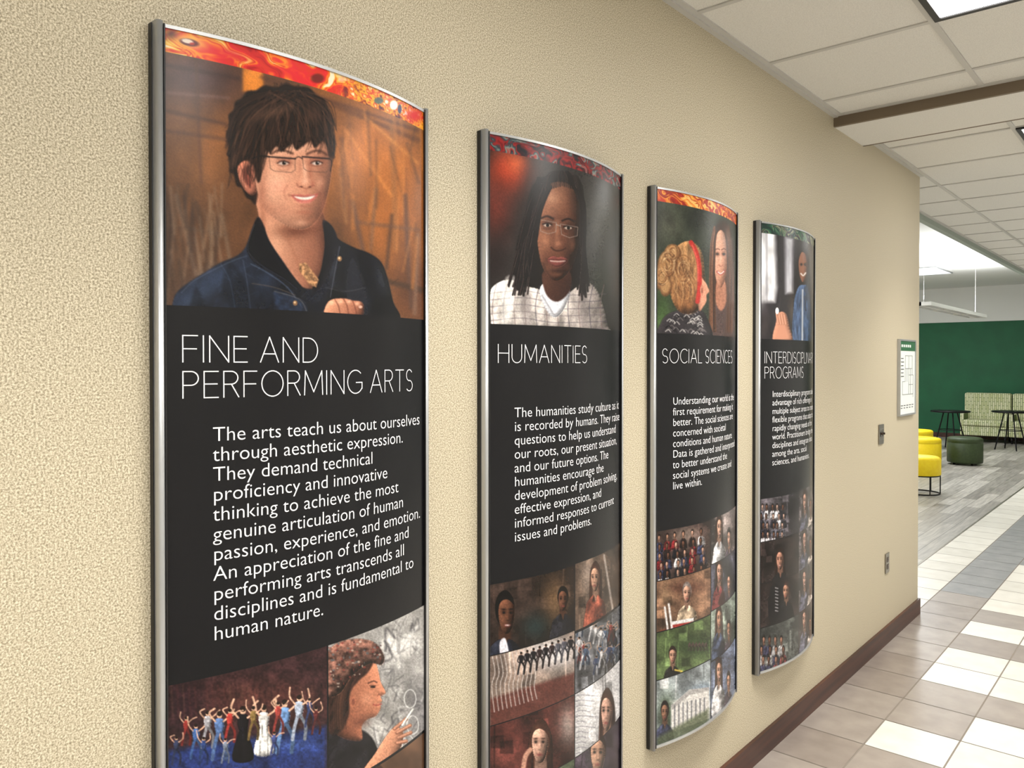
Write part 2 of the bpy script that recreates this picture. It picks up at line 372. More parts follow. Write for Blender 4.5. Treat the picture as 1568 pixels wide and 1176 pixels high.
            s.blob(f,cy+h*.35,w*.24,h*.022,dark,.5); s.blob(cx2+w*.3,cy+h*.47,w*.7,h*.04,dark,.4)
    def build(s,parent,m):
        Hh,W=s.H,s.W; n=Hh*W
        co=np.empty((n,3)); co[:,0]=s.X.ravel(); co[:,1]=s.S; co[:,2]=s.Z
        me=bpy.data.meshes.new('printed_face'); me.vertices.add(n); me.vertices.foreach_set('co',co.ravel())
        r,c=np.meshgrid(np.arange(Hh-1),np.arange(W-1),indexing='ij'); a=(r*W+c).ravel()
        q=np.stack([a,a+W,a+W+1,a+1],1); k=len(q)
        me.loops.add(k*4); me.loops.foreach_set('vertex_index',q.ravel().astype(np.int32))
        me.polygons.add(k); me.polygons.foreach_set('loop_start',np.arange(0,4*k,4,dtype=np.int32))
        me.update(calc_edges=True); me.polygons.foreach_set('use_smooth',np.ones(k,bool))
        at=me.color_attributes.new('art','FLOAT_COLOR','POINT')
        col=np.ones((n,4),np.float32); col[:,:3]=lin(np.clip(s.c,0,1)*255); at.data.foreach_set('color',col.ravel())
        me.materials.append(m); me.validate()
        return link(bpy.data.objects.new('printed_face',me),parent)
M_art=mat('poster_print',(20,20,20),0.27,spec=0.3)
an=N(M_art,'ShaderNodeAttribute'); an.attribute_name='art'
M_art.node_tree.links.new(an.outputs['Color'],M_art.node_tree.nodes['Principled BSDF'].inputs['Base Color'])

def arc(cx,cy,rx,ry,a0,a1,n=14): return [(cx+rx*math.cos(math.radians(a0+(a1-a0)*k/n)),cy+ry*math.sin(math.radians(a0+(a1-a0)*k/n))) for k in range(n+1)]
G={'F':(.5,[[(0,0),(0,1),(.5,1)],[(0,.5),(.46,.5)]]),'I':(.02,[[(0,0),(0,1)]]),
'N':(.68,[[(0,0),(0,1),(.68,0),(.68,1)]]),'E':(.5,[[(.5,0),(0,0),(0,1),(.5,1)],[(0,.52),(.46,.52)]]),
'A':(.74,[[(0,0),(.37,1),(.74,0)],[(.12,.33),(.62,.33)]]),
'D':(.68,[[(0,0),(0,1),(.25,1)]+arc(.25,.5,.43,.5,90,-90)+[(0,0)]]),
'P':(.52,[[(0,0),(0,1),(.27,1)]+arc(.27,.74,.25,.26,90,-90)+[(0,.48)]]),
'R':(.55,[[(0,0),(0,1),(.27,1)]+arc(.27,.75,.25,.25,90,-90)+[(0,.5)],[(.28,.5),(.55,0)]]),
'O':(.88,[arc(.44,.5,.44,.51,0,360,30)]),'M':(.86,[[(0,0),(.04,1),(.43,.12),(.82,1),(.86,0)]]),
'G':(.8,[arc(.44,.5,.44,.51,48,340,24)[:-1]+[(.82,.2),(.82,.47),(.48,.47)]]),
'T':(.6,[[(.3,0),(.3,1)],[(0,1),(.6,1)]]),'H':(.66,[[(0,0),(0,1)],[(.66,0),(.66,1)],[(0,.52),(.66,.52)]]),
'U':(.64,[[(0,1),(0,.32)]+arc(.32,.32,.32,.33,180,360)+[(.64,1)]]),
'C':(.74,[arc(.44,.5,.44,.51,48,312,24)]),'L':(.46,[[(0,1),(0,0),(.46,0)]]),'Y':(.62,[[(0,1),(.31,.46),(.62,1)],[(.31,.46),(.31,0)]]),
'S':(.5,[arc(.25,.745,.23,.265,35,265,14)+arc(.25,.24,.25,.25,85,-140,14)])}
TRK=.2
def hwidth(t):
    x=0
    for ch in t: x+= (.32 if ch==' ' else G[ch][0]+TRK)
    return x-TRK
HSX=0.522/hwidth('PERFORMING ARTS')
def heading(lines,parent):
    V=[];Fs=[]; w=.001; lift=.0012
    for li,t in enumerate(lines):
        zb=1.643-li*.0625; x=.033/HSX
        for ch in t:
            if ch==' ': x+=.32; continue
            for pl in G[ch][1]:
                P=[((x+a)*HSX,zb+b*.046) for a,b in pl]
                for (a,b) in zip(P[:-1],P[1:]):
                    nseg=max(1,int(abs(b[0]-a[0])/.008))
                    dx=b[0]-a[0];dz=b[1]-a[1];l=math.hypot(dx,dz)+1e-9; ux,uz=dx/l*w*.8,dz/l*w*.8; nx,nz=-dz/l*w,dx/l*w
                    a2=(a[0]-ux,a[1]-uz);b2=(b[0]+ux,b[1]+uz)
                    n=len(V)
                    for k in range(nseg+1):
                        t_=k/nseg; sx=a2[0]+(b2[0]-a2[0])*t_; sz=a2[1]+(b2[1]-a2[1])*t_
                        V.append((bow(sx+nx)+lift,sx+nx,sz+nz)); V.append((bow(sx-nx)+lift,sx-nx,sz-nz))
                    for k in range(nseg): Fs.append((n+2*k,n+2*k+1,n+2*k+3,n+2*k+2))
            x+=G[ch][0]+TRK
    mesh('heading_text',V,Fs,M_text,parent)
def textmesh(t,size):
    cu=bpy.data.curves.new('t','FONT'); cu.body=t; cu.size=1.0; cu.resolution_u=4; cu.space_character=1.0; cu.offset=-.008
    o=bpy.data.objects.new('t',cu); sc.collection.objects.link(o); bpy.context.view_layer.update()
    me=bpy.data.meshes.new_from_object(o.evaluated_get(bpy.context.evaluated_depsgraph_get()))
    vs=[tuple(v.co*size) for v in me.vertices]; fs=[tuple(p.vertices) for p in me.polygons]
    bpy.data.objects.remove(o); bpy.data.meshes.remove(me); return vs,fs
FS=.034
ref,_=textmesh('passion, experience, and emotion.',FS)
TSX=.505/(max(v[0] for v in ref))
def body(lines,parent):
    V=[];Fs=[]
    for li,t in enumerate(lines):
        vs,fs=textmesh(t,FS); zb=1.503-li*.0353; n=len(V)
        for x,y,_ in vs:
            s_=.08+x*TSX; V.append((bow(s_)+.0011,s_,zb+y*(1.08 if y>0 else 1)))
        Fs+=[tuple(i+n for i in f) for f in fs]
    mesh('body_text',V,Fs,M_text,parent)
def prism(name,prof,z0,z1,m,parent,smooth=False):
    n=len(prof); V=[(x,y,z0) for x,y in prof]+[(x,y,z1) for x,y in prof]
    Fs=[(k,(k+1)%n,(k+1)%n+n,k+n) for k in range(n)]+[tuple(range(n))[::-1],tuple(range(n,2*n))]
    o=mesh(name,V,Fs,m,parent,smooth=False)
    if smooth:
        for p in o.data.polygons:
            if len(p.vertices)==4: p.use_smooth=True
    return o
def curved(name,z0,z1,i0,o0,m,parent,n=40):
    ss=[PW*k/n for k in range(n+1)]
    prof=[(bow(s)+o0,s) for s in ss]+[(bow(s)+i0,s) for s in reversed(ss)]
    V=[(x,y,z0) for x,y in prof]+[(x,y,z1) for x,y in prof]; m2=len(prof)
    Fs=[(k,(k+1)%m2,(k+1)%m2+m2,k+m2) for k in range(m2)]
    for k in range(n):
        a,b=k,k+1; c,d=m2-1-k-1,m2-1-k
        Fs.append((a,d,c,b)); Fs.append((a+m2,b+m2,c+m2,d+m2))
    return mesh(name,V,Fs,m,parent)
def panel(y0,sheet,head,lines):
    e=empty('wall_poster_panel',(0,y0,0))
    sheet.build(e,M_art)
    n=30; ss=[PW*k/n for k in range(n+1)]
    V=[];Fs=[]
    for z in (PB+.002,PT-.002):
        for s in ss: V.append((bow(s)-.0015,s,z))
        for s in ss: V.append((0.0015,s,z))
    m=n+1
    for k in range(n):
        Fs.append((k,k+1,k+1+2*m,k+2*m)); Fs.append((m+k+1,m+k,3*m+k,3*m+k+1))
        Fs.append((k,m+k,m+k+1,k+1)); Fs.append((2*m+k,2*m+k+1,3*m+k+1,3*m+k))
    Fs.append((0,2*m,3*m,m)); Fs.append((m-1,2*m-1,4*m-1,3*m-1))
    mesh('backing',V,Fs,M_blk,e)
    curved('top_edge',PT-.003,PT+.003,-.004,.003,M_alu,e)
    curved('bottom_edge',PB-.004,PB+.005,-.004,.003,M_alu,e)
    for nm,yc,sg in (('rail_left',-.001,1),('rail_right',PW+.001,-1)):
        pr=[]
        for k in range(20):
            a=2*math.pi*k/20; ca,sa=math.cos(a),math.sin(a)
            pr.append((.0155+.0135*np.sign(ca)*abs(ca)**.5, yc+.0066*np.sign(sa)*abs(sa)**.7))
        pr=[(float(a),float(b)) for a,b in pr]
        prism(nm,pr,PB-.008,PT+.007,M_alu,e,True)
        box(nm+'_gasket',(0.001,yc-.0085,PB-.006),(.012,yc+.0085,PT+.005),M_blk,e)
        box(nm+'_lip',(.012,yc+sg*.0066-.0012,PB-.003),(.0295,yc+sg*.0066+.0012,PT+.003),M_blk,e)
    heading(head,e); body(lines,e)
    return e

# ------------------------------------------------------------------ poster 1
PHZ=1.74; BAN=2.172
def portrait1(A):
    A.region(zt=BAN,zb=PHZ); A.fill((90,58,36))
    A.blob(300,120,70,40,(86,62,66),.9); A.blob(280,250,60,90,(114,76,46),.7)
    A.blob(560,230,90,90,(176,104,46),.95); A.blob(610,330,60,120,(150,88,42),.9); A.blob(330,220,30,50,(150,92,46),.5)
    A.blob(270,430,50,60,(80,58,44),.9); A.blob(640,450,40,60,(78,48,34),.9); A.blob(520,150,60,30,(132,82,46),.7)
    A.poly([(372,105),(402,108),(404,140),(372,140)],(220,130,46),2,.9,False)
    A.blob(450,120,30,10,(56,38,34),.6); A.blob(620,190,22,30,(112,70,40),.7); A.blob(258,330,14,50,(52,40,36),.6)
    A.grain(40,60,.3)
    for p,w,c in [([(255,170),(345,190)],5,(66,44,34)),([(255,100),(365,120)],5,(54,38,36)),([(258,142),(350,150)],2,(130,100,98)),([(510,160),(640,215)],7,(88,54,34)),([(600,170),(606,380)],9,(140,90,50)),([(400,118),(640,200)],4,(76,48,36)),
                  ([(300,90),(308,280)],4,(80,54,42)),([(270,300),(300,420)],6,(116,94,78)),([(300,310),(318,410)],5,(66,48,36)),([(340,330),(352,398)],5,(112,90,72)),([(252,200),(350,214)],4,(74,50,38)),
                  ([(262,330),(255,440)],5,(58,42,34)),([(325,300),(312,380)],4,(134,104,80)),([(262,345),(345,360)],4,(84,62,46)),([(540,310),(556,385)],6,(82,60,50)),([(575,290),(568,380)],5,(114,82,60)),
                  ([(620,300),(630,470)],7,(80,56,46)),([(600,330),(592,410)],5,(66,48,38)),([(545,340),(640,352)],5,(94,66,50)),([(590,430),(648,445)],8,(56,40,30)),([(520,260),(530,340)],5,(140,92,54)),([(640,360),(635,480)],6,(116,88,72)),
                  ([(560,180),(640,250)],3,(206,132,62)),([(530,200),(600,300)],3,(200,124,58))]:
        A.line(p,w,c,.75,2.6)
    for k in range(44):
        x=random.uniform(256,345); y=random.uniform(280,400)
        A.line([(x,y),(x+random.uniform(-8,14),y+random.uniform(40,90))],random.uniform(1.5,4),random.choice([(134,110,92),(50,38,32),(98,78,62),(40,30,28),(150,126,104)]),.5,1.8)
    for k in range(34):
        x=random.uniform(520,645); y=random.uniform(150,380)
        A.line([(x,y),(x+random.uniform(-20,20),y+random.uniform(50,110))],random.uniform(1.5,5),random.choice([(196,124,60),(96,60,38),(136,84,46),(60,42,34)]),.4,2.4)
    A.soften(6)
    A.poly([(396,292),(396,330),(402,365),(428,400),(462,440),(484,436),(500,400),(500,360),(494,325),(470,300)],(196,140,112),1.5,c2=(122,74,56),g=((415,340),(500,350)),rel=RL(26,.35,-.9,-.2))
    A.blob(456,353,38,12,(92,52,38),.85,-6); A.blob(422,374,11,18,(210,156,126),.6); A.line([(440,364),(452,392),(462,420)],3,(138,88,66),.45,3); A.blob(402,340,6,22,(130,80,60),.6); A.blob(480,390,12,30,(130,82,62),.5)
    J=[(262,478),(268,452),(284,436),(312,418),(338,402),(362,392),(376,378),(386,350),(395,332),(404,345),(412,368),(432,398),(456,432),(470,442),(488,436),(494,402),(498,372),(494,338),(508,346),(516,364),(540,378),(566,388),(584,402),(594,428),(602,462),(610,492),(540,500),(400,500),(262,490)]
    A.poly(J,(25,31,45),1.2,c2=(13,14,20),g=((300,430),(540,440)),rel=RL(30,.6),tex=(14,20,.6,20))
    A.blob(330,432,44,16,(46,60,86),.7,-25); A.blob(402,432,20,24,(36,47,68),.6); A.blob(296,458,22,9,(60,76,102),.55,-30)
    A.poly([(352,404),(372,424),(384,470),(360,482),(340,440)],(13,18,28),3,.65); A.poly([(300,440),(318,470),(330,484),(292,484)],(12,17,26),3,.65)
    A.poly([(540,392),(556,430),(566,484),(540,484),(528,430)],(34,36,44),4,.6); A.blob(584,428,8,26,(50,54,64),.55,-15); A.blob(508,404,7,24,(60,64,76),.55); A.poly([(512,440),(528,454),(520,470),(500,462)],(8,9,12),2,.8)
    for k in range(150):
        x=random.uniform(275,600); y=random.uniform(400,484)
        if y<430 and (x<340 or x>560): continue
        if x>400 and y<440 and x<500: continue
        A.line([(x,y),(x+random.uniform(3,12),y+random.uniform(-8,8))],.9,random.choice([(64,78,104),(8,10,18),(46,58,80)]) if x<480 else random.choice([(44,46,54),(6,7,10)]),.3,.9)
    A.poly([(394,334),(384,358),(378,384),(392,404),(424,424),(452,446),(462,440),(436,408),(414,372),(402,346)],(12,13,18),1.2,rel=RL(8,-.6))
    A.line([(390,344),(381,370),(382,388),(400,406),(436,428),(454,442)],1,(60,66,80),.5,.9)
    A.poly([(497,340),(512,352),(517,372),(512,398),(500,430),(486,448),(478,442),(490,418),(497,380)],(13,13,18),1.2,rel=RL(8,-.6))
    A.poly([(458,404),(468,402),(488,428),(484,440),(474,436),(458,414)],(150,110,76),1.0,smooth=False,tex=(4,4,.6,0))
    for k in range(6): A.line([(461+k*4,408+k*4.5),(467+k*4,405+k*5)],1,(84,56,38),.85,.6)
    A.line([(384,404),(410,418),(440,440),(462,470)],1.3,(96,112,140),.6,.8); A.line([(378,392),(350,402),(300,428),(278,448)],1.1,(92,108,132),.55,.8)
    A.line([(372,398),(378,430),(384,476)],1.1,(84,98,122),.5,.8); A.line([(386,434),(420,440),(452,452)],1,(150,120,86),.45,.7)
    A.line([(520,378),(512,420),(506,455)],1.2,(110,114,124),.5,.8); A.line([(498,440),(530,446),(560,440)],1,(100,98,100),.4,.8)
    A.line([(338,404),(352,430),(360,474)],1,(70,88,116),.45,.8)
    A.poly([(420,446),(458,458),(470,478),(428,474)],(30,40,60),1.5,.7,tex=(5,5,.5,0)); A.line([(420,446),(458,458),(470,478)],1.1,(130,120,110),.55,.7)
    for q in ((452,464),(470,486),(520,396)): A.ell(q[0],q[1],3.5,4,(126,92,62),1,.9); A.ell(q[0]-.6,q[1]-.8,1.6,1.6,(220,190,150),.9,.8)
    A.poly([(494,486),(500,466),(510,458),(528,457),(540,460),(553,462),(557,472),(549,488),(500,492)],(198,136,106),1.1,c2=(134,80,60),g=((505,460),(548,488)),rel=RL(12,.5))
    for a,b,c in (((513,459),(518,468),(521,482)),((526,458),(531,467),(534,482)),((540,461),(543,468),(546,480))): A.line([a,b,c],1.5,(90,48,36),.8,1.1)
    for x,y in ((508,464),(521,462),(534,462),(547,465)): A.blob(x,y,3.6,3,(232,180,150),.7)
    A.ell(552,470,3,2.2,(230,188,168),.7,1)
    A.poly([(392,312),(384,306),(377,302),(370,288),(362,284),(358,268),(351,262),(353,244),(347,236),(351,224),(346,206),(351,192),(350,176),(358,168),(360,156),(370,150),(378,140),(392,138),(404,131),(424,133),(438,128),(452,132),(472,134),(486,146),(498,154),(504,172),(510,184),(510,202),(514,220),(510,244),(498,262),(440,262),(402,280)],(26,18,15),1.6)
    A.poly([(386,246),(374,246),(364,256),(366,274),(374,290),(384,298),(392,292),(394,262)],(190,116,92),1.2,rel=RL(10,.5)); A.poly([(384,256),(376,256),(371,264),(376,280),(384,286)],(116,56,46),2.2,.85); A.line([(370,258),(369,270),(376,286)],1.6,(220,150,126),.6,1.2)
    # face
    A.poly([(398,228),(392,250),(391,270),(393,290),(400,311),(413,328),(430,341),(450,350),(468,350),(483,340),(494,322),(501,300),(506,276),(508,250),(504,222),(470,206),(430,208)],(212,156,128),1.4,c2=(170,108,82),g=((415,285),(508,300)),rel=RL(36,.5,-.5,-.4))
    A.blob(401,294,8,32,(142,84,64),.6); A.blob(425,281,13,11,(230,180,152),.5); A.blob(452,226,30,8,(222,170,142),.6)
    A.blob(490,281,7,10,(208,146,118),.55); A.blob(462,341,11,5,(208,152,124),.6); A.blob(466,325,14,3.5,(146,86,68),.55); A.blob(432,323,14,12,(184,124,100),.5)
    A.blob(428,286,16,9,(218,136,114),.35); A.blob(412,320,10,16,(158,98,76),.5,-30); A.blob(495,314,6,18,(138,82,62),.55)
    A.blob(404,250,8,20,(160,104,80),.5); A.blob(500,250,6,18,(150,96,74),.5); A.blob(478,338,12,8,(148,92,70),.45)
    A.line([(417,235),(424,231),(434,230),(448,235)],3.4,(58,34,26),.8,1.6); A.line([(470,236),(482,231),(492,232),(500,237)],3.2,(58,34,26),.8,1.6)
    for ex in (434,485):
        A.blob(ex,247,13,6.5,(128,76,60),.7); A.blob(ex-8 if ex>460 else ex+9,250,4,5,(120,70,56),.5); A.ell(ex,250.2,7.6,2.6,(196,178,168),.9,1.2); A.ell(ex+1,249.8,3.1,2.8,(46,36,32),1,.9); A.ell(ex+1,249.8,1.4,1.4,(10,8,8),1,.7); A.ell(ex+2.2,248.6,.8,.8,(240,240,240),.9,.6)
        A.line([(ex-9,249.8),(ex-4,247),(ex+2,246.6),(ex+9,249.6)],1.8,(34,20,18),.85,1); A.line([(ex-7,253),(ex,254.4),(ex+8,252.4)],1.1,(112,66,52),.65,1.2); A.line([(ex-10,243.6),(ex,241.6),(ex+10,244)],1.1,(126,76,60),.5,1.2)
        A.line([(ex-9,258.5),(ex,261),(ex+8,258.5)],2,(160,102,82),.5,2)
    A.blob(475,264,4,16,(146,88,68),.6,-8); A.blob(459,256,2.5,10,(168,108,86),.5); A.blob(466.5,262,3,14,(232,184,158),.6,-4); A.blob(467,278,5.5,4.5,(226,170,144),.7); A.blob(457,281,3.5,4,(190,126,102),.7); A.blob(479,281,3.5,4,(164,100,80),.8)
    A.line([(454,281),(457,286),(462,286),(468,289),(474,286.5),(480,284)],1.6,(114,62,50),.65,1.3); A.ell(461.5,286,2.2,1.1,(70,34,28),.75,1); A.ell(474.5,286.3,2.2,1.1,(70,34,28),.75,1)
    A.blob(468,293,3,3,(160,98,78),.5)
    # gentle smile
    A.poly([(446,299),(453,298),(460,297.5),(466,299),(472,297.5),(479,298),(487,296.5),(483,304),(475,309.5),(464,311),(453,307)],(172,92,82),1.3)
    A.poly([(451,300.5),(466,301.8),(482,299.2),(476,304.5),(466,306),(457,304.5)],(226,214,204),1.1)
    A.line([(446,299.5),(456,300.3),(467,301.4),(478,300),(487,297)],1,(104,48,44),.7,.9)
    for x in (459,464,469,474): A.line([(x,301.5),(x,305)],.5,(176,160,150),.4,.5)
    A.blob(466,309.5,9,1.8,(204,124,112),.7); A.blob(466,315.5,11,2.5,(140,84,68),.55); A.line([(440,284),(435,294),(438,305)],1.8,(142,86,68),.5,2.2); A.line([(492,284),(495,294),(492,303)],1.6,(122,72,58),.5,2)
    A.blob(443,299,2.5,2.5,(120,64,52),.55); A.blob(490,296.5,2,2.5,(110,60,48),.55)
    # fringe
    A.poly([(352,258),(349,214),(354,176),(374,150),(410,140),(450,140),(484,152),(502,180),(510,214),(510,236),(505,242),(502,226),(496,216),(490,220),(482,226),(476,216),(466,222),(454,230),(448,220),(440,226),(430,232),(424,224),(414,234),(407,230),(402,246),(401,262),(396,280),(391,270),(388,254),(378,246),(366,246),(360,252)],(34,22,17),1.6)
    ends=[(349,226),(352,244),(358,262),(366,244),(376,244),(386,256),(394,276),(400,258),(404,240),(412,234),(422,228),(430,230),(440,225),(450,228),(460,224),(470,219),(480,225),(488,219),(496,214),(502,226),(508,240),(511,224),(511,200)]
    for k in range(380):
        ex,ey=random.choice(ends); ex+=random.uniform(-5,5); ey+=random.uniform(-12,3)
        sx_,sy_=446+random.uniform(-34,22),138+random.uniform(0,10)
        mx_,my_=(sx_*.45+ex*.55),(sy_*.5+ey*.5); dx=mx_-436; mx_+=dx*.28; my_-=14
        mx_=min(max(mx_,352),507); b=random.random()
        col=(104,70,52) if b>.88 else (64,41,31) if b>.62 else (18,12,10)
        A.line([(sx_,sy_),(mx_,my_),(ex,ey)],random.uniform(.7,1.6),col,random.uniform(.35,.65),.8)
    for k in range(60):
        a=random.uniform(math.pi*.95,math.pi*2.05); x=431+80*math.cos(a); y=208+77*math.sin(a)
        A.line([(x,y),(x+random.uniform(-5,5),y+random.uniform(-6,2)),(x+random.uniform(-8,8),y+random.uniform(-3,10))],.9,(34,22,18),.6,.8)
    for k in range(30):
        x=random.uniform(354,396); y=random.uniform(230,262); A.line([(x,y),(x-3,y+14),(x-2+random.uniform(-8,8),y+28)],1.3,random.choice([(26,17,14),(54,35,27)]),.6,.9)
    for k in range(16):
        x=random.uniform(406,500); A.line([(x+8,205),(x+3,218),(x-3,random.uniform(228,236))],1.1,(36,22,17),.6,.9)
    A.blob(418,172,30,8,(112,80,62),.45,-18); A.blob(480,176,12,14,(88,60,46),.45)
    for x0,x1 in ((412,452),(463,504)):
        A.line([(x0,240),(x1,243)],2.2,(20,17,19),.95,.8,False); A.line([(x0,240),(x0+2,258),(x0+8,262),(x1-6,264),(x1,260),(x1,243)],1.0,(82,60,52),.75,.8,False)
    A.line([(452,243),(457,240),(463,243)],1.5,(30,24,24),.9,.8); A.line([(412,240),(398,239),(386,243)],2.4,(24,19,19),.95,.9); A.line([(504,243),(508,248),(506,262)],1.5,(28,20,20),.9,.9)
    A.soften(1); A.grain(1.5,1.5,.10,2)

def figure(A,cx,cy,h,top,skin,arms=1,skirt=None):
    A.ell(cx,cy-h*.42,h*.05,h*.07,skin,1,1); A.ell(cx,cy-h*.45,h*.052,h*.05,(30,20,16),1,1)
    A.poly([(cx-h*.09,cy-h*.33),(cx+h*.09,cy-h*.33),(cx+h*.06,cy-h*.05),(cx-h*.06,cy-h*.05)],top,.9,rel=RL(h*.07,.6))
    if arms:
        l=random.uniform(-.12,.1); r=random.uniform(-.1,.12)
        A.line([(cx-h*.08,cy-h*.3),(cx-h*.2,cy-h*.46),(cx-h*(.16+l),cy-h*(.62+l))],h*.034,skin,1,.8); A.line([(cx+h*.08,cy-h*.3),(cx+h*.22,cy-h*.42),(cx+h*(.26+r),cy-h*(.56-r))],h*.034,skin,1,.8)
    else:
        A.line([(cx-h*.09,cy-h*.3),(cx-h*.15,cy-h*.1),(cx-h*.05,cy-h*.02)],h*.045,top,1,.8); A.line([(cx+h*.09,cy-h*.3),(cx+h*.17,cy-h*.12),(cx+h*.1,cy)],h*.045,top,1,.8)
    if skirt: A.poly([(cx-h*.06,cy-h*.08),(cx+h*.06,cy-h*.08),(cx+h*.18,cy+h*.4),(cx-h*.18,cy+h*.42)],skirt,.9,rel=RL(h*.12,.5),tex=(h*.05,h*.4,.7,0))
    else:
        A.line([(cx-h*.03,cy-h*.06),(cx-h*.1,cy+h*.2),(cx-h*.14,cy+h*.45)],h*.07,tuple(np.array(top)*.85),1,.9); A.line([(cx+h*.03,cy-h*.06),(cx+h*.14,cy+h*.16),(cx+h*.12,cy+h*.44)],h*.07,tuple(np.array(top)*.6),1,.9)

def collage1(A):
    A.region(0,.302,1.087,.84); A.fill((46,28,30)); A.blob(400,1070,90,30,(78,44,38),.8); A.blob(280,1080,30,40,(36,20,26),.8)
    A.poly([(250,1150),(400,1128),(500,1112),(500,1300),(250,1300)],(28,42,90),5,1,False); A.blob(440,1140,50,10,(60,84,150),.6); A.grain(14,14,.4)
    for x in range(262,500,9): A.line([(x,1050),(x+3,1100)],2.4,random.choice([(72,36,34),(30,18,20),(90,60,48)]),.4,1.6)
    S=(206,164,138)
    for cx,cy,h,t,sk in [(285,1120,46,(130,44,40),None),(300,1136,56,(60,94,150),None),(318,1118,60,(170,168,176),None),(336,1128,78,(84,112,162),None),(372,1126,90,(18,16,20),(15,14,18)),(352,1112,54,(170,54,48),None),(404,1120,82,(216,212,210),(206,204,202)),(388,1108,54,(130,106,60),None),(436,1114,86,(104,140,190),None),(426,1100,52,(150,60,54),None),(458,1100,72,(170,180,200),None),(474,1092,46,(50,60,100),None),(270,1150,46,(44,52,80),None),(484,1104,44,(90,40,40),None),(312,1150,44,(40,60,110),None),(345,1150,40,(120,130,150),None),(420,1140,40,(60,70,120),None)]:
        figure(A,cx,cy,h,t,S,1,sk)
    A.grain(3,3,.3,2)
    A.region(.306,PW,1.087,.80); A.fill((148,145,142)); A.blob(600,1000,50,60,(190,187,184),.9); A.blob(640,1090,20,60,(104,102,104),.8); A.blob(520,960,30,24,(48,42,42),.97)
    A.grain(26,26,.4)
    for k in range(80):
        x=random.uniform(578,645); y=random.uniform(955,1160); a=random.uniform(0,6.28); l=random.uniform(10,40)
        A.line([(x,y),(x+l*math.cos(a)*.5,y+l*math.sin(a)),(x+l*.5*math.cos(a+1),y+l*math.sin(a+1))],random.uniform(1,4),random.choice([(54,52,56),(88,86,88),(216,214,212),(124,122,122)]),.5,1.4)
    for cx,cy in ((628,1070),(632,1110),(625,1140)): A.line([(cx+9*math.cos(t),cy+14*math.sin(t)) for t in np.linspace(0,6.28,14)],1.6,(226,226,224),.7,.9)
    A.poly([(500,1120),(510,1106),(540,1112),(570,1130),(586,1180),(590,1260),(500,1260)],(26,24,28),1.5,rel=RL(20,.6),tex=(10,20,.6,30))
    A.poly([(506,1060),(530,1040),(556,1012),(574,1014),(580,1030),(583,1044),(590,1058),(589,1063),(583,1066),(585,1073),(582,1078),(583,1084),(576,1096),(562,1102),(554,1112),(552,1134),(512,1120)],(184,120,92),1.3,c2=(116,68,50),g=((580,1060),(512,1080)),rel=RL(16,.45,.6,-.6))
    A.blob(562,1070,9,9,(206,144,114),.5); A.blob(552,1106,12,7,(90,50,38),.6)
    A.poly([(500,1100),(500,1040),(516,1012),(548,998),(574,1002),(566,1026),(548,1044),(536,1062),(534,1096),(522,1120),(506,1124)],(44,27,22),1.6,tex=(4,30,.8,25))
    for k in range(30): x=random.uniform(504,534); A.line([(x+16,1030),(x+2,1060),(x-1,1090),(x,1116)],.9,random.choice([(84,54,40),(26,16,14),(64,40,30)]),.55,.8)
    A.poly([(500,1062),(498,1010),(514,986),(546,978),(574,984),(588,1004),(584,1018),(566,1016),(540,1034),(520,1062)],(104,72,62),1.2,rel=RL(22,.6),tex=(7,7,.8,0))
    for k in range(120):
        x=random.uniform(502,584); y=random.uniform(982,1052)
        if (x-500)*.72+y<1070 : A.ell(x,y,random.uniform(.8,2.4),random.uniform(.8,2.0),random.choice([(196,180,166),(50,28,30),(130,54,48),(78,92,100)]),.6,.9)
    A.line([(564,1046),(572,1043),(577,1045)],1.8,(50,28,22),.85,1); A.ell(571,1052,4,1.6,(30,18,16),.95,.9); A.line([(566,1050),(575,1050)],1,(20,12,10),.8,.8); A.line([(584,1078),(577,1080),(572,1079)],2,(136,60,54),.85,1); A.ell(540,1074,5,9,(160,98,74),.9,1.4); A.ell(541,1075,2.4,5,(100,54,42),.7,1.4); A.line([(578,1066),(580,1063),(585,1066)],1.2,(90,48,38),.7,.9)
    A.poly([(552,1190),(574,1154),(592,1126),(604,1114),(616,1118),(616,1138),(602,1168),(580,1210)],(186,128,100),1.2,rel=RL(14,.5))
    for a,b in (((604,1116),(622,1101)),((608,1122),(628,1111)),((610,1130),(629,1122)),((608,1138),(622,1135))): A.line([a,b],5.2,(120,74,56),1,1); A.line([(a[0],a[1]-.8),(b[0],b[1]-.8)],3.2,(196,138,110),1,1)
    A.line([(616,1110),(632,1086)],2.5,(236,236,232),1,.8)
    A.grain(2,2,.16,2)
    for a,b,zt,zb,c in ((0,.302,.834,.61,(60,70,52)),(.306,PW,.794,.60,(84,60,44)),(0,.302,.604,PB,(110,96,84)),(.306,PW,.594,PB,(46,52,70))):
        A.region(a,b,zt,zb); A.fill(c); A.grain(30,30,.4)
        i=np.nonzero(A.clip)[0]; cx=A.px[i].mean(); cy=A.py[i].mean(); A.bust(cx-20,cy-30,70,(206,150,120),(50,32,24),(90,40,50),1,True); A.bust(cx+70,cy-10,62,(130,84,60),(18,14,14),(200,200,205),.9)

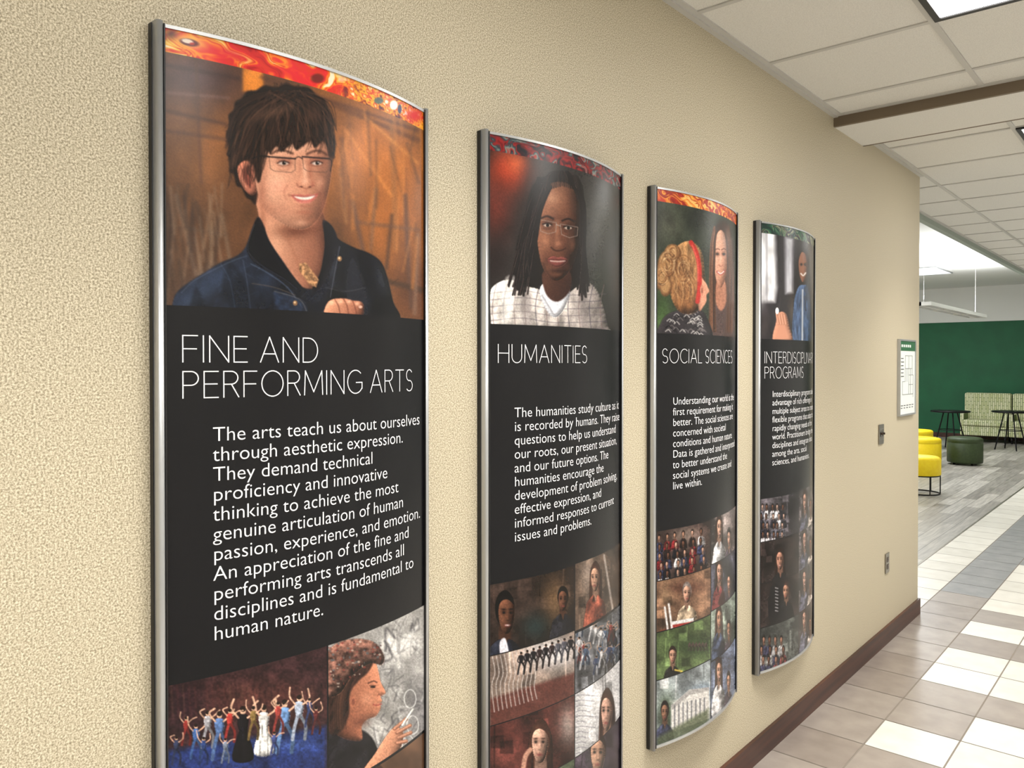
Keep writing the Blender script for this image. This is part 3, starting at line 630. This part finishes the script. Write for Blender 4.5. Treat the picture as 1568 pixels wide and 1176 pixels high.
A1=Sheet(.617,.00125)
A1.banner([(120,18,24),(190,30,30),(206,50,34),(214,34,44),(226,80,34),(240,140,36),(200,40,34),(236,180,60),(238,220,190)],3,BAN)
A1.region(zt=PT,zb=BAN)
i=np.nonzero(A1.clip&(A1.S>.32))[0]; n_=fbm(A1.S[i]*60,A1.Z[i]*90,4); t_=np.clip((A1.S[i]-.32)/.06,0,1)[:,None]
pal=np.array([(30,34,44),(110,36,30),(200,110,34),(236,176,46),(200,60,40),(226,150,50),(236,226,206)])/255.; q_=np.clip((n_-.22)*1.8,0,1)
A1.c[i]=A1.c[i]*(1-t_)+np.stack([np.interp(q_,np.linspace(0,1,7),pal[:,k]) for k in range(3)],1)*t_
A1.blob(290,64,30,11,(240,200,96),.97,12); A1.ell(290,65,15,5.5,(70,30,50),.85,2,12); A1.ell(287,63,9,3.2,(240,230,214),.9,1.4,12); A1.ell(294,67,4,2,(180,60,50),.9,1); A1.blob(262,52,10,8,(40,30,50),.7)
A1.blob(350,82,34,9,(206,26,56),.7,15); A1.ell(580,154,7,5,(40,80,90),.8,2); A1.ell(603,161,6,7,(240,238,232),.95,1.4); A1.ell(612,167,3,7,(30,40,90),.95,1.2); A1.blob(634,177,12,10,(200,26,36),.97); A1.ell(486,120,10,7,(70,30,24),.7,3)
portrait1(A1); collage1(A1)
panel(.617,A1,['FINE AND','PERFORMING ARTS'],["The arts teach us about ourselves","through aesthetic expression.","They demand technical","proficiency and innovative","thinking to achieve the most","genuine articulation of human","passion, experience, and emotion.","An appreciation of the fine and","performing arts transcends all","disciplines and is fundamental to","human nature."])

# ------------------------------------------------------------------ poster 2
A=Sheet(1.432,.0015)
A.banner([(24,24,32),(90,24,28),(150,34,34),(40,54,62),(120,128,122),(160,44,38),(26,30,44),(56,88,90),(190,120,70)],9,BAN)
A.region(zt=BAN,zb=PHZ); A.fill((40,37,36)); A.blob(775,262,32,36,(170,60,36),.95); A.blob(760,320,26,50,(96,42,34),.9); A.blob(790,250,14,16,(206,100,60),.6); A.blob(925,330,30,60,(64,64,56),.8); A.blob(920,430,22,50,(48,52,46),.8); A.blob(760,400,20,40,(34,26,26),.8); A.blob(930,260,14,30,(50,46,44),.8); A.grain(30,50,.25)
A.poly([(838,270),(856,262),(878,266),(890,282),(894,310),(893,360),(897,410),(903,440),(896,458),(880,462),(868,440),(830,440),(822,460),(800,456),(784,448),(781,430),(792,400),(800,360),(806,320),(814,288),(826,274)],(18,14,14),1.6)
A.poly([(752,500),(750,452),(758,436),(780,428),(806,438),(832,446),(850,470),(872,448),(896,432),(912,442),(922,466),(930,500),(930,512),(752,504)],(202,194,188),1.2,c2=(146,136,132),g=((770,450),(925,490)),rel=RL(16,.5),tex=(10,26,.45,10))
for k in range(11): x=756+k*16.5; A.line([(x+4,436),(x-2,468),(x+1,506)],1.1,random.choice([(60,56,68),(110,90,88),(50,48,60)]),.65,.9)
for k in range(6): y=446+k*10.5; A.line([(752,y+3),(800,y-1),(850,y+6),(930,y+4)],1.0,random.choice([(86,78,86),(60,56,70)]),.6,.9)
A.poly([(772,430),(790,426),(786,470),(776,500),(768,500)],(228,224,220),2,.5); A.poly([(800,446),(814,452),(812,500),(800,500)],(110,102,102),3,.55); A.poly([(886,446),(896,444),(900,500),(890,500)],(104,96,96),3,.55)
A.poly([(826,446),(836,432),(866,436),(872,450),(862,476),(848,486),(834,470)],(214,216,224),1.1,rel=RL(8,.4))
A.line([(830,452),(842,472),(850,482),(864,468),(872,452)],2,(130,126,130),.65,1.2)
A.poly([(832,416),(872,416),(873,444),(854,462),(836,450)],(72,43,33),1.3,c2=(48,28,23),g=((835,430),(872,440)))
FC=[(823,316),(828,294),(844,280),(864,279),(880,290),(887,312),(888,345),(885,374),(878,402),(866,422),(852,430),(839,424),(829,404),(823,374),(820,345)]
A.poly(FC,(130,84,62),1.5,c2=(76,44,34),g=((832,340),(888,364)),rel=RL(22,.7,-.6,-.4))
A.blob(846,304,13,11,(184,132,102),.65); A.blob(835,368,6,10,(168,114,86),.65); A.blob(876,374,5,10,(112,70,52),.6); A.blob(853,352,3,16,(166,112,86),.55); A.blob(854,420,8,3.5,(122,78,58),.5); A.blob(837,400,8,12,(72,42,33),.6); A.blob(869,410,8,9,(62,36,29),.65); A.blob(853,334,18,5,(78,46,36),.5)
for ex,ey in ((838,345),(870,349)):
    A.blob(ex,ey-2,9,6,(48,28,24),.75); A.line([(ex-9,ey-11),(ex,ey-14),(ex+9,ey-10)],2.6,(22,13,12),.9,1.3); A.ell(ex,ey,5.5,2.3,(176,158,146),.95,1); A.ell(ex+.5,ey,2.5,2.4,(14,9,9),1,.8); A.line([(ex-7,ey-1.6),(ex,ey-3),(ex+7,ey-1)],1.5,(14,9,8),.9,.9); A.line([(ex-6,ey+5),(ex,ey+6),(ex+6,ey+4.5)],1.4,(66,38,30),.6,1.4)
for p in ([(825,336),(852,341),(851,355),(840,358),(828,354),(825,336)],[(858,343),(885,348),(884,361),(872,364),(860,359),(858,343)]): A.line(p,.9,(150,140,134),.7,.7,False)
A.line([(852,344),(858,346)],1.2,(160,150,142),.8,.8); A.line([(826,338),(820,340)],1.2,(130,120,114),.7,.8)
A.blob(854,373,5.5,4.5,(160,108,84),.7); A.blob(846,377,3.5,3.5,(100,62,47),.75); A.blob(864,378,3.5,3.5,(84,50,39),.8); A.line([(844,379),(849,383),(855,384),(861,383),(866,380)],1.7,(34,18,16),.8,1.1)
A.poly([(838,397),(847,392),(854,394),(861,393),(869,398),(862,406),(852,409),(843,405)],(118,62,56),1.1,rel=RL(5,.5)); A.line([(843,399.5),(854,400.5),(865,399.5)],1.7,(196,180,170),.8,.8); A.line([(839,397),(854,397.5),(868,398)],1,(44,18,18),.8,.8)
A.blob(853,415,12,3,(36,22,19),.6); A.line([(832,404),(838,418),(852,428),(868,418)],2,(32,19,16),.5,2)
random.seed(11)
for k in range(70):
    sd=random.random()<.62
    if sd: x=random.uniform(808,830); pts=[(x+14,280+random.uniform(-8,8)),(x,320),(x-8-random.uniform(0,10),375),(x-14-random.uniform(0,18),420+random.uniform(0,34))]
    else: x=random.uniform(886,895); pts=[(x-14,276),(x,310),(x+1,370),(x+random.uniform(-6,10),425+random.uniform(0,34))]
    w_=random.uniform(2,3.4); A.line(pts,w_,(12,9,10),.9,.8); A.line([(a-.6,b) for a,b in pts],w_*.35,random.choice([(76,60,56),(48,38,36),(36,28,28)]),.7,.7)
for k in range(18): x=832+k*3.2; A.line([(x,284+abs(k-9)*.9),(858+(x-858)*.8,270),(860+(x-860)*.5,263)],2,random.choice([(46,36,34),(16,12,12),(26,20,20)]),.85,.9)
A.grain(1.6,1.6,.12,2)
H=.305
def cell(A,a,b,zt,zb,c,gr=.35):
    A.region(a+.002,b-.002,zt-.002,zb+.002); A.fill(c)
    i=np.nonzero(A.clip)[0]; x0,x1,y0,y1=A.px[i].min(),A.px[i].max(),A.py[i].min(),A.py[i].max()
    for k in range(14): A.blob(random.uniform(x0,x1),random.uniform(y0,y1),random.uniform(.08,.3)*(x1-x0),random.uniform(.06,.25)*(y1-y0),tuple(np.clip(np.array(c)*random.choice([.35,.5,1.3,1.7]),0,255)),.6)
    for k in range(14):
        x=random.uniform(x0,x1); y=random.uniform(y0,y1)
        if k%2: A.line([(x,y),(x+random.uniform(-2,2),y+random.uniform(.1,.5)*(y1-y0))],random.uniform(.8,2.4),tuple(np.clip(np.array(c)*random.choice([.4,1.6,1.9]),0,255)),.55,.9)
        else: A.poly([(x,y),(x+.15*(x1-x0),y-2),(x+.16*(x1-x0),y+.12*(y1-y0)),(x,y+.12*(y1-y0))],tuple(np.clip(np.array(c)*random.choice([.4,.6,1.5,1.9]),0,255)),1,.55,False)
    A.grain(12,14,gr)
    return x0,x1,A.py[i].mean()
def done(A): A.tone((.9,.89,.9),.82,1.12); A.grain(2.0,2.0,.2,2)
rows=[1.088,.907,.73,.553,PB]
cell(A,0,H,rows[0],rows[1],(54,42,36)); A.blob(850,920,20,40,(130,98,62),.7); A.blob(820,960,20,20,(40,60,60),.8)
A.bust(862,918,36,(110,70,50),(20,16,14),(34,34,40),.6); A.bust(773,940,62,(116,72,50),(16,13,13),(36,40,52),.62,turn=.6); A.poly([(765,985),(774,978),(780,1010),(768,1010)],(220,220,228),1); done(A)
cell(A,H,PW,rows[0]+.002,rows[1]-.005,(84,68,56)); A.blob(900,880,12,30,(170,150,134),.7); A.bust(912,885,42,(200,150,120),(60,36,26),(120,60,44),.45,True,turn=-.5); A.line([(925,850),(940,945)],3,(200,190,180),.6,1); done(A)
cell(A,0,H,rows[1],rows[2],(140,120,106)); A.blob(845,1000,40,24,(230,228,226),.95); A.poly([(750,1070),(880,1030),(880,1120),(750,1130)],(96,48,40),3,.9,False)
for k in range(11): A.line([(754+k*6,1006-k*1.5),(758+k*6.2,1030),(753+k*6.5,1050),(757+k*6.5,1090-k*2)],1.5,(206,198,190),.75,.8)
for k in range(9): figure(A,798+k*9.5,1016-k*3,36,random.choice([(30,28,34),(50,36,38),(80,80,90)]),(140,104,86),0)
done(A)
cell(A,H,PW,rows[1]-.008,rows[2],(104,106,110),.6)
for k in range(26): figure(A,880+random.uniform(0,62),956+random.uniform(0,66),30,random.choice([(40,54,90),(130,44,42),(200,200,200),(30,30,36),(66,88,116),(70,60,56)]),(180,140,114),k%2)
done(A)
cell(A,0,H,rows[2],rows[3],(84,42,36)); A.blob(870,1110,14,30,(180,170,160),.7); A.bust(828,1138,62,(218,166,140),(64,36,26),(60,52,58),.62,True,turn=-.3); A.line([(800,1190),(804,1160),(812,1148)],7,(196,142,116),1,1.2); done(A)
cell(A,H,PW,rows[2],rows[3],(190,190,190),.12)
for k in range(14): A.line([(882,1066+k*8),(890,1064+k*8),(882+random.uniform(14,36),1066+k*8)],1.0,(90,90,104),.6,.7)
A.bust(930,1090,60,(210,160,136),(54,32,24),(140,114,108),.42,True,turn=-.5); done(A)
for a,b,c in ((0,H,(70,80,60)),(H,PW,(60,50,60))):
    x0,x1,ym=cell(A,a,b,rows[3],rows[4],c); A.bust((x0+x1)/2,ym-20,60,(200,150,120),(40,26,20),(60,80,120),.55); done(A)
panel(1.432,A,['HUMANITIES'],["The humanities study culture as it","is recorded by humans. They raise","questions to help us understand","our roots, our present situation,","and our future options. The","humanities encourage the","development of problem solving,","effective expression, and","informed responses to current","issues and problems."])

# ------------------------------------------------------------------ poster 3
random.seed(21)
A=Sheet(2.240,.0018)
A.banner([(190,56,30),(220,110,44),(236,166,60),(180,50,36),(140,36,30),(230,136,54),(244,204,120),(170,56,40)],15,BAN)
A.region(zt=BAN,zb=PHZ); A.fill((46,52,42)); A.blob(1020,345,30,30,(78,80,68),.9); A.blob(1065,335,18,30,(34,38,34),.9); A.blob(1012,480,16,40,(60,84,44),.9); A.blob(1118,360,10,60,(58,54,48),.8); A.grain(16,26,.3)
A.poly([(1090,370),(1093,352),(1100,341),(1109,339),(1118,350),(1123,380),(1124,430),(1123,515),(1086,516),(1088,470),(1088,430),(1087,395)],(52,31,24),1.3,tex=(3,40,.7,2))
A.poly([(1092,475),(1100,448),(1112,448),(1119,475),(1124,520),(1088,520)],(72,56,54),1.2,rel=RL(8,.5))
A.poly([(1098,430),(1110,430),(1112,462),(1104,476),(1096,462)],(160,108,86),1.2)
A.poly([(1093,374),(1097,359),(1104,352),(1110,360),(1114,380),(1114.5,402),(1111,424),(1105,440),(1099,435),(1094,418),(1091.5,395)],(212,160,136),1.1,c2=(172,116,92),g=((1096,400),(1114,405)),rel=RL(9,.5,-.4,-.4))
for ex in (1098.3,1108.2): A.blob(ex,388,4,4.5,(134,84,68),.6); A.blob(ex,389,2.6,1.9,(24,15,13),1); A.line([(ex-3.4,382.5),(ex,381),(ex+3.4,382)],1.3,(66,38,30),.8,.9)
A.blob(1103.6,396,1.4,8,(236,190,166),.5); A.line([(1101,406),(1104,408),(1106.5,406)],1.3,(126,74,60),.7,1); A.line([(1098,416),(1103.5,420),(1109.5,415)],2.8,(156,74,70),.85,1.1); A.line([(1099.5,416.5),(1103.5,419),(1108,415.8)],1.3,(240,234,228),.9,.8)
for k in range(60): x=random.choice([random.uniform(1087,1095),random.uniform(1113,1123)]); A.line([(x+(1103-x)*.35,346+random.uniform(0,12)),(x+(1103-x)*.1,372),(x,400),(x+random.uniform(-2,2),440),(x+random.uniform(-3,3),508)],.9,random.choice([(96,60,44),(32,20,16),(112,74,52)]),.6,.7)
A.poly([(1008,522),(1012,494),(1024,480),(1046,474),(1070,474),(1082,486),(1087,522)],(44,40,44),1.2,rel=RL(10,.5))
for k in range(56): x=random.uniform(1018,1083); y=random.uniform(477,516); A.line([(x,y),(x+4,y-3),(x+8,y+1)],1.5,random.choice([(200,196,192),(18,16,20),(110,104,104)]),.75,.8)
A.poly([(1034,380),(1048,370),(1062,371),(1074,386),(1078,412),(1080,440),(1078,456),(1074,470),(1060,480),(1042,478),(1030,462),(1022,430),(1024,400)],(160,118,78),1.2,c2=(112,74,46),g=((1030,400),(1070,460)),rel=RL(14,.5),tex=(5,14,.5,0))
A.poly([(1070,425),(1080,432),(1084,440),(1086,446),(1082,452),(1082,460),(1078,468),(1070,474)],(200,140,114),1.1,rel=RL(6,.3,.6,-.3))
for cx,cy,rx,ry in ((1022,404,15,22),(1013,422,9,22),(1030,388,13,14),(1020,440,9,14)): A.ell(cx,cy,rx,ry,(104,70,44),1,2,10); A.ell(cx-1,cy-2,rx*.8,ry*.8,(176,134,90),.9,4,10)
for k in range(190):
    cx,cy,r0=random.choice([(1022,404,18),(1014,424,12),(1030,388,14),(1046,412,20),(1050,446,18)]); a=random.uniform(0,6.28); r=random.uniform(.3,1)*r0
    A.line([(cx+r*.7*math.cos(a+t)+random.uniform(-1,1),cy+r*1.1*math.sin(a+t)) for t in (0,.6,1.2)],random.uniform(.8,1.6),random.choice([(228,194,146),(104,66,40),(160,112,72),(66,42,28),(198,148,96)]),.5,.8)
for k in range(60):
    x=random.uniform(1034,1062); y=random.uniform(380,440)
    A.line([(x,y),(x+random.uniform(-6,8),y+14),(x+random.uniform(-6,8),y+30)],1,random.choice([(206,160,112),(96,62,38),(140,98,62),(78,50,32)]),.4,.9)
A.line([(1058,371),(1066,386),(1071,410),(1071,440),(1068,462)],6.5,(172,44,38),1,1); A.line([(1060,376),(1068,400),(1068.5,430)],2,(220,104,88),.7,1.2)
A.ell(1075,444,3,8,(186,122,98),1,1); A.ell(1075,445,1.3,4,(120,68,52),.8,1)
A.grain(1.6,1.6,.14,2)
rows=[1.09,.925,.755,.597,PB]
cell(A,0,H,rows[0],rows[1],(56,44,40)); A.blob(1050,820,20,14,(150,134,120),.6)
for k in range(30):
    A.bust(1010+(k%6)*13+random.uniform(-3,3),824+(k//6)*14-(k%6)*2,10,random.choice([(204,156,130),(120,80,60),(180,132,104)]),(30,20,18),random.choice([(120,30,34),(26,26,34),(180,180,180),(50,58,90),(30,30,36),(40,30,30)]),.6)
done(A)
cell(A,0,H,rows[1],rows[2],(108,80,60)); A.blob(1020,905,10,18,(150,122,90),.8); A.blob(1050,900,30,10,(76,44,34),.8); A.bust(1052,908,30,(204,152,124),(110,100,94),(164,144,118),.6)
A.poly([(1010,965),(1085,950),(1085,985),(1010,992)],(110,50,38),1,1,False)
for k,c in enumerate([(60,104,160),(206,206,212),(56,140,150),(170,50,44),(214,214,214)]): A.poly([(1024+k,972-k*5),(1070-k*2,966-k*5),(1070-k*2,971-k*5),(1024+k,977-k*5)],c,.8,1,False)
for x,y in ((1018,930),(1024,925)): A.line([(x,y),(x+5,y+38)],3,(220,216,212),1,.9)
done(A)
cell(A,0,H,rows[2],rows[3],(86,106,62)); A.blob(1070,990,30,14,(56,80,44),.9); A.poly([(1042,1042),(1087,1030),(1087,1058),(1030,1066)],(176,172,162),2,.9); A.bust(1030,1004,26,(196,146,118),(40,26,20),(34,34,32),.6); A.line([(1034,1026),(1044,1028)],2.5,(220,190,70),1,.9)
for k in range(6): figure(A,1056+k*5,990,14,(80,60,60),(190,150,130),0)
done(A)
cell(A,0,H,rows[3],rows[4],(140,150,152)); A.blob(1020,1090,14,30,(56,74,48),.9); A.blob(1080,1060,20,12,(140,166,192),.9)
A.poly([(1028,1080),(1056,1056),(1086,1056),(1086,1100),(1028,1122)],(214,212,206),1,1,False)
A.poly([(1028,1080),(1056,1056),(1086,1052),(1086,1058),(1056,1064),(1028,1088)],(170,168,164),1,1,False)
for k in range(8): A.line([(1033+k*6.5,1080-k*1.6),(1033+k*6.5,1116-k*3)],2.2,(116,118,122),.9,.8)
A.bust(1018,1090,30,(150,106,80),(24,18,16),(56,60,84),.55); A.poly([(1005,1130),(1085,1085),(1085,1130),(1040,1160),(1005,1160)],(84,96,64),3,.8,False); done(A)
for r0,r1,c,sk in ((rows[0]+.004,.93,(110,100,96),(214,164,136)),(.93,.765,(66,66,76),(206,156,130)),(.765,.585,(100,110,100),(190,140,110)),(.585,PB,(90,100,120),(210,160,130))):
    x0,x1,ym=cell(A,H,PW,r0,r1,c,.5); A.bust(x0+12,ym-10,34,sk,(50,30,22),random.choice([(110,50,50),(60,70,92),(180,180,180)]),.34,True,turn=.4); A.bust(x0+27,ym+6,26,sk,(24,18,16),(70,60,70),.3); done(A)
panel(2.240,A,['SOCIAL SCIENCES'],["Understanding our world is the","first requirement for making it","better. The social sciences are","concerned with societal","conditions and human nature.","Data is gathered and interpreted","to better understand the","social systems we create and","live within."])

# ------------------------------------------------------------------ poster 4
A=Sheet(3.059,.0021)
A.banner([(30,50,44),(40,84,66),(104,124,92),(60,40,50),(30,60,60),(160,152,120),(50,84,84)],27,BAN)
A.region(zt=BAN,zb=PHZ); A.fill((36,33,36)); A.poly([(1160,350),(1187,356),(1189,440),(1186,462),(1160,462)],(236,236,240),4,1,False); A.line([(1174,350),(1174,460)],2.5,(140,136,142),.8,1.8); A.blob(1166,455,8,20,(190,186,190),.6)
A.poly([(1202,362),(1214,366),(1214,448),(1203,450)],(184,184,192),3,.95,False); A.blob(1242,400,7,60,(136,126,116),.7); A.blob(1216,480,8,30,(96,84,70),.7); A.blob(1170,500,12,20,(60,54,54),.8); A.grain(10,24,.3)
A.poly([(1221,395),(1226,378),(1234,378),(1238,396),(1241,440),(1241,524),(1216,524),(1216,470),(1218,420)],(24,19,20),1.2,tex=(2,26,.7,0))
A.poly([(1221,442),(1230,436),(1239,446),(1242,524),(1215,524),(1215,470)],(66,84,114),1.2,rel=RL(7,.5),tex=(3,12,.5,0)); A.line([(1229,444),(1228.5,522)],2.4,(204,206,210),.8,.9)
A.poly([(1223,398),(1226.5,387),(1231,386),(1235,392),(1236.5,406),(1235,422),(1230,433),(1225.5,426),(1223,412)],(142,92,68),1.1,rel=RL(6,.5,-.4,-.4))
for ex in (1227,1233): A.blob(ex,405,1.8,2,(18,12,12),.95)
A.line([(1226.5,419),(1230,422),(1233.5,418)],2,(240,230,224),.95,.9)
A.poly([(1184,522),(1188,494),(1191,482),(1197,477),(1204,482),(1208,500),(1212,522)],(190,132,106),1.2,rel=RL(7,.4))
for k in range(4): A.line([(1192+k*3.8,496),(1190+k*3.9,486),(1189+k*4,478+k*1.5)],2.8,(140,90,68),1,.9); A.line([(1191.6+k*3.8,496),(1189.6+k*3.9,486),(1188.7+k*4,478+k*1.5)],1.8,(208,154,128),1,.9)
A.ell(1190,476,2.6,5,(236,236,240),1,.9)
rows=[1.09,.91,.74,.56,PB]
cell(A,0,H,rows[0],rows[1],(70,66,70),.6)
for k in range(20): A.bust(1167+(k%5)*8+random.uniform(-2,2),776+(k//5)*14,8.5,random.choice([(200,160,140),(120,80,60)]),(26,20,18),random.choice([(190,190,194),(40,40,50),(90,90,100)]),.55)
done(A)
cell(A,0,H,rows[1],rows[2],(44,36,34)); A.bust(1195,857,32,(196,138,112),(40,24,18),(28,28,32),.5,True,turn=-.5); done(A)
cell(A,0,H,rows[2],rows[3],(50,40,38)); A.poly([(1180,900),(1200,894),(1196,950),(1178,950)],(26,24,28),1); A.bust(1204,905,26,(186,134,106),(56,34,28),(24,24,28),.5,turn=-.5)
for k in range(8): A.line([(1187.5,900+k*5),(1191,901+k*5)],1.6,(206,204,202),.7,.8,False)
done(A)
cell(A,0,H,rows[3],rows[4],(80,84,80),.5)
for k in range(12): A.bust(1168+(k%4)*10+random.uniform(-2,2),980+(k//4)*15,12,random.choice([(170,120,96),(120,80,62)]),(26,20,18),random.choice([(56,56,80),(130,56,56),(170,170,170)]),.5)
done(A)
for k in range(4):
    x0,x1,ym=cell(A,H,PW,rows[k]+.004,rows[k+1],random.choice([(84,78,78),(58,50,50),(110,104,98)]),.5); A.bust(x0+9,ym-8,30,(196,148,124),(50,32,24),(76,76,90),.28,True); A.bust(x0+18,ym,24,(150,100,80),(20,16,14),(170,160,150),.25); done(A)
panel(3.059,A,['INTERDISCIPLINARY','PROGRAMS'],["Interdisciplinary programs take","advantage of rich offerings in","multiple subject areas to create","flexible programs that adapt to","rapidly changing needs of the","world. Practitioners bridge the","disciplines and integrate ideas","among the arts, social","sciences, and humanities."])

# ------------------------------------------------------------------ wall fittings
e=empty('directory_map_sign',(0,5.13,1.33))
M_sgreen=mat('sign_green',(30,96,58),0.4); M_swhite=mat('sign_white',(232,236,232),0.35); M_sgrey=mat('sign_line',(120,124,124),.5); M_sdark=mat('sign_dark',(60,62,64),.5)
box('board',(.001,0,0),(.012,.34,.45),M_swhite,e)
boxes('frame',[((.001,-.01,-.01),(.018,0,.46)),((.001,.34,-.01),(.018,.35,.46)),((.001,0,-.01),(.018,.34,0)),((.001,0,.45),(.018,.34,.46))],M_alu,e)
box('header',(.012,.0,.39),(.0135,.34,.45),M_sgreen,e)
ml=[]
def ml_(a,b,c,d,t=.003):
    ml.append(((.012,min(a,c)-t/2,min(b,d)-t/2),(.0132,max(a,c)+t/2,max(b,d)+t/2)))
for q in ((.12,.36,.28,.36),(.12,.36,.12,.2),(.28,.36,.28,.24),(.12,.28,.28,.28),(.2,.36,.2,.12),(.2,.24,.3,.24),(.3,.24,.3,.1),(.12,.2,.06,.2),(.06,.2,.06,.12),(.06,.12,.3,.12),(.16,.28,.16,.2),(.24,.28,.24,.12),(.2,.18,.3,.18)): ml_(*q)
boxes('map_lines',ml,M_sgrey,e)
boxes('legend',[((.012,.03,.34-.022*k),(.0131,.03+.05+.01*(k%2),.345-.022*k)) for k in range(6)]+[((.012,.03+.06*k,.05),(.0131,.07+.06*k,.055)) for k in range(5)]+[((.012,.03+.06*k,.035),(.0131,.06+.06*k,.04)) for k in range(5)],M_sdark,e)
boxes('header_lettering',[((.0135,.03+.045*k,.412),(.0142,.06+.045*k,.428)) for k in range(5)],M_swhite,e)
e=empty('light_switch',(0,4.79,1.235))
box('plate',(.001,-.045,-.057),(.007,.045,.057),M_steel,e,.002)
for k,y in enumerate((-.019,.019)):
    box('slot_%d'%k,(.007,y-.006,-.013),(.0078,y+.006,.013),M_blk,e); box('toggle_%d'%k,(.0075,y-.004,-.002),(.020,y+.004,.010),mat('switch_brown_%d'%k,(60,46,36),.4),e,.001)
    for j,z in enumerate((-.03,.03)): lathe('screw_%d%d'%(k,j),[(.003,0),(.003,.001),(.001,.0015)],M_alu,e,12).matrix_local=Matrix.Translation((.007,y,z))@Matrix.Rotation(math.pi/2,4,'Y')
e=empty('power_outlet',(0,4.92,.468))
box('plate',(.001,-.036,-.058),(.007,.036,.058),M_steel,e,.002)
for k,z in enumerate((-.021,.021)):
    box('receptacle_%d'%k,(.007,-.016,z-.014),(.0095,.016,z+.014),mat('outlet_face_%d'%k,(88,76,66),.4),e,.003)
    for j,y in enumerate((-.006,.006)): box('slot_%d%d'%(k,j),(.0093,y-.001,z-.002),(.0098,y+.001,z+.006),M_blk,e)

# ------------------------------------------------------------------ lounge furniture
def ottoman(x,y,r,h,m):
    e=empty('round_ottoman',(x,y,0))
    pr=[(r-.03,.03),(r-.005,.035),(r,.06),(r,h-.09),(r-.004,h-.085),(r-.004,h-.08),(r,h-.075),(r,h-.03),(r-.01,h-.01),(r-.03,h),(r*.5,h+.008),(.01,h+.01)]
    lathe('cushion',pr,m,e,56)
    for k in range(4):
        a=math.pi/4+k*math.pi/2; lathe('foot_%d'%k,[(.02,0),(.022,.03),(.022,.036)],M_blackm,e,14,(r*.7*math.cos(a),r*.7*math.sin(a),0))
ottoman(-1.97,14.0,.29,.44,M_yel); ottoman(-2.45,15.6,.29,.44,M_yel); ottoman(-1.44,14.5,.26,.44,M_olive)
def frame_stool(x,y,r,h):
    e=empty('wire_frame_stool',(x,y,0))
    lathe('cushion',[(r-.02,h-.24),(r,h-.22),(r,h-.04),(r-.01,h-.015),(r-.035,h),(.01,h+.01)],M_yel,e,48)
    ring=lambda z,rr:[(rr*math.cos(2*math.pi*k/40),rr*math.sin(2*math.pi*k/40),z) for k in range(40)]
    tube('ring_base',ring(.008,r*.95),.008,M_blackm,e,True); tube('ring_upper',ring(h-.235,r*.95),.008,M_blackm,e,True)
    for k in range(6):
        a=k*math.pi/3+.2; tube('leg_%d'%k,[(r*.95*math.cos(a),r*.95*math.sin(a),.008),(r*.95*math.cos(a),r*.95*math.sin(a),h-.23)],.007,M_blackm,e)
frame_stool(-1.24,10.9,.23,.47)
def settee(x,y,w):
    e=empty('striped_settee',(x,y,0))
    box('seat_base',(0,-.62,.14),(w,-.02,.34),M_stripe,e,.02); box('seat_cushion',(.06,-.66,.34),(w-.06,-.2,.47),M_stripe,e,.04)
    box('backrest',(.0,-.2,.34),(w,0,1.02),M_stripe,e,.04)
    box('arm_1',(0,-.62,.34),(.07,-.2,.6),M_stripe,e,.02); box('arm_2',(w-.07,-.62,.34),(w,-.2,.6),M_stripe,e,.02)
    for k,(a,b) in enumerate(((.05,-.56),(w-.05,-.56),(.05,-.06),(w-.05,-.06))): lathe('leg_%d'%k,[(.015,0),(.02,.14)],M_blackm,e,12,(a,b,0))
settee(-2.34,19.3,.86); settee(-1.46,19.3,.86); settee(-.58,19.3,.86)
def table(x,y,r,h):
    e=empty('round_side_table',(x,y,0))
    lathe('top',[(r-.01,h-.03),(r,h-.022),(r,h-.008),(r-.008,h),(.01,h)],M_blackm,e,48)
    for k in range(4):
        a=k*math.pi/2+.5; tube('leg_%d'%k,[(r*.85*math.cos(a),r*.85*math.sin(a),.0),(r*.35*math.cos(a),r*.35*math.sin(a),h-.03)],.012,M_blackm,e)
    tube('brace',[(r*.6*math.cos(2*math.pi*k/24),r*.6*math.sin(2*math.pi*k/24),h*.5) for k in range(24)],.007,M_blackm,e,True)
table(-2.15,16.9,.34,.74); table(-1.25,17.5,.32,.74)

# ------------------------------------------------------------------ world
w=bpy.data.worlds.new('world'); sc.world=w; w.use_nodes=True
w.node_tree.nodes['Background'].inputs[0].default_value=(.5,.52,.55,1); w.node_tree.nodes['Background'].inputs[1].default_value=.15
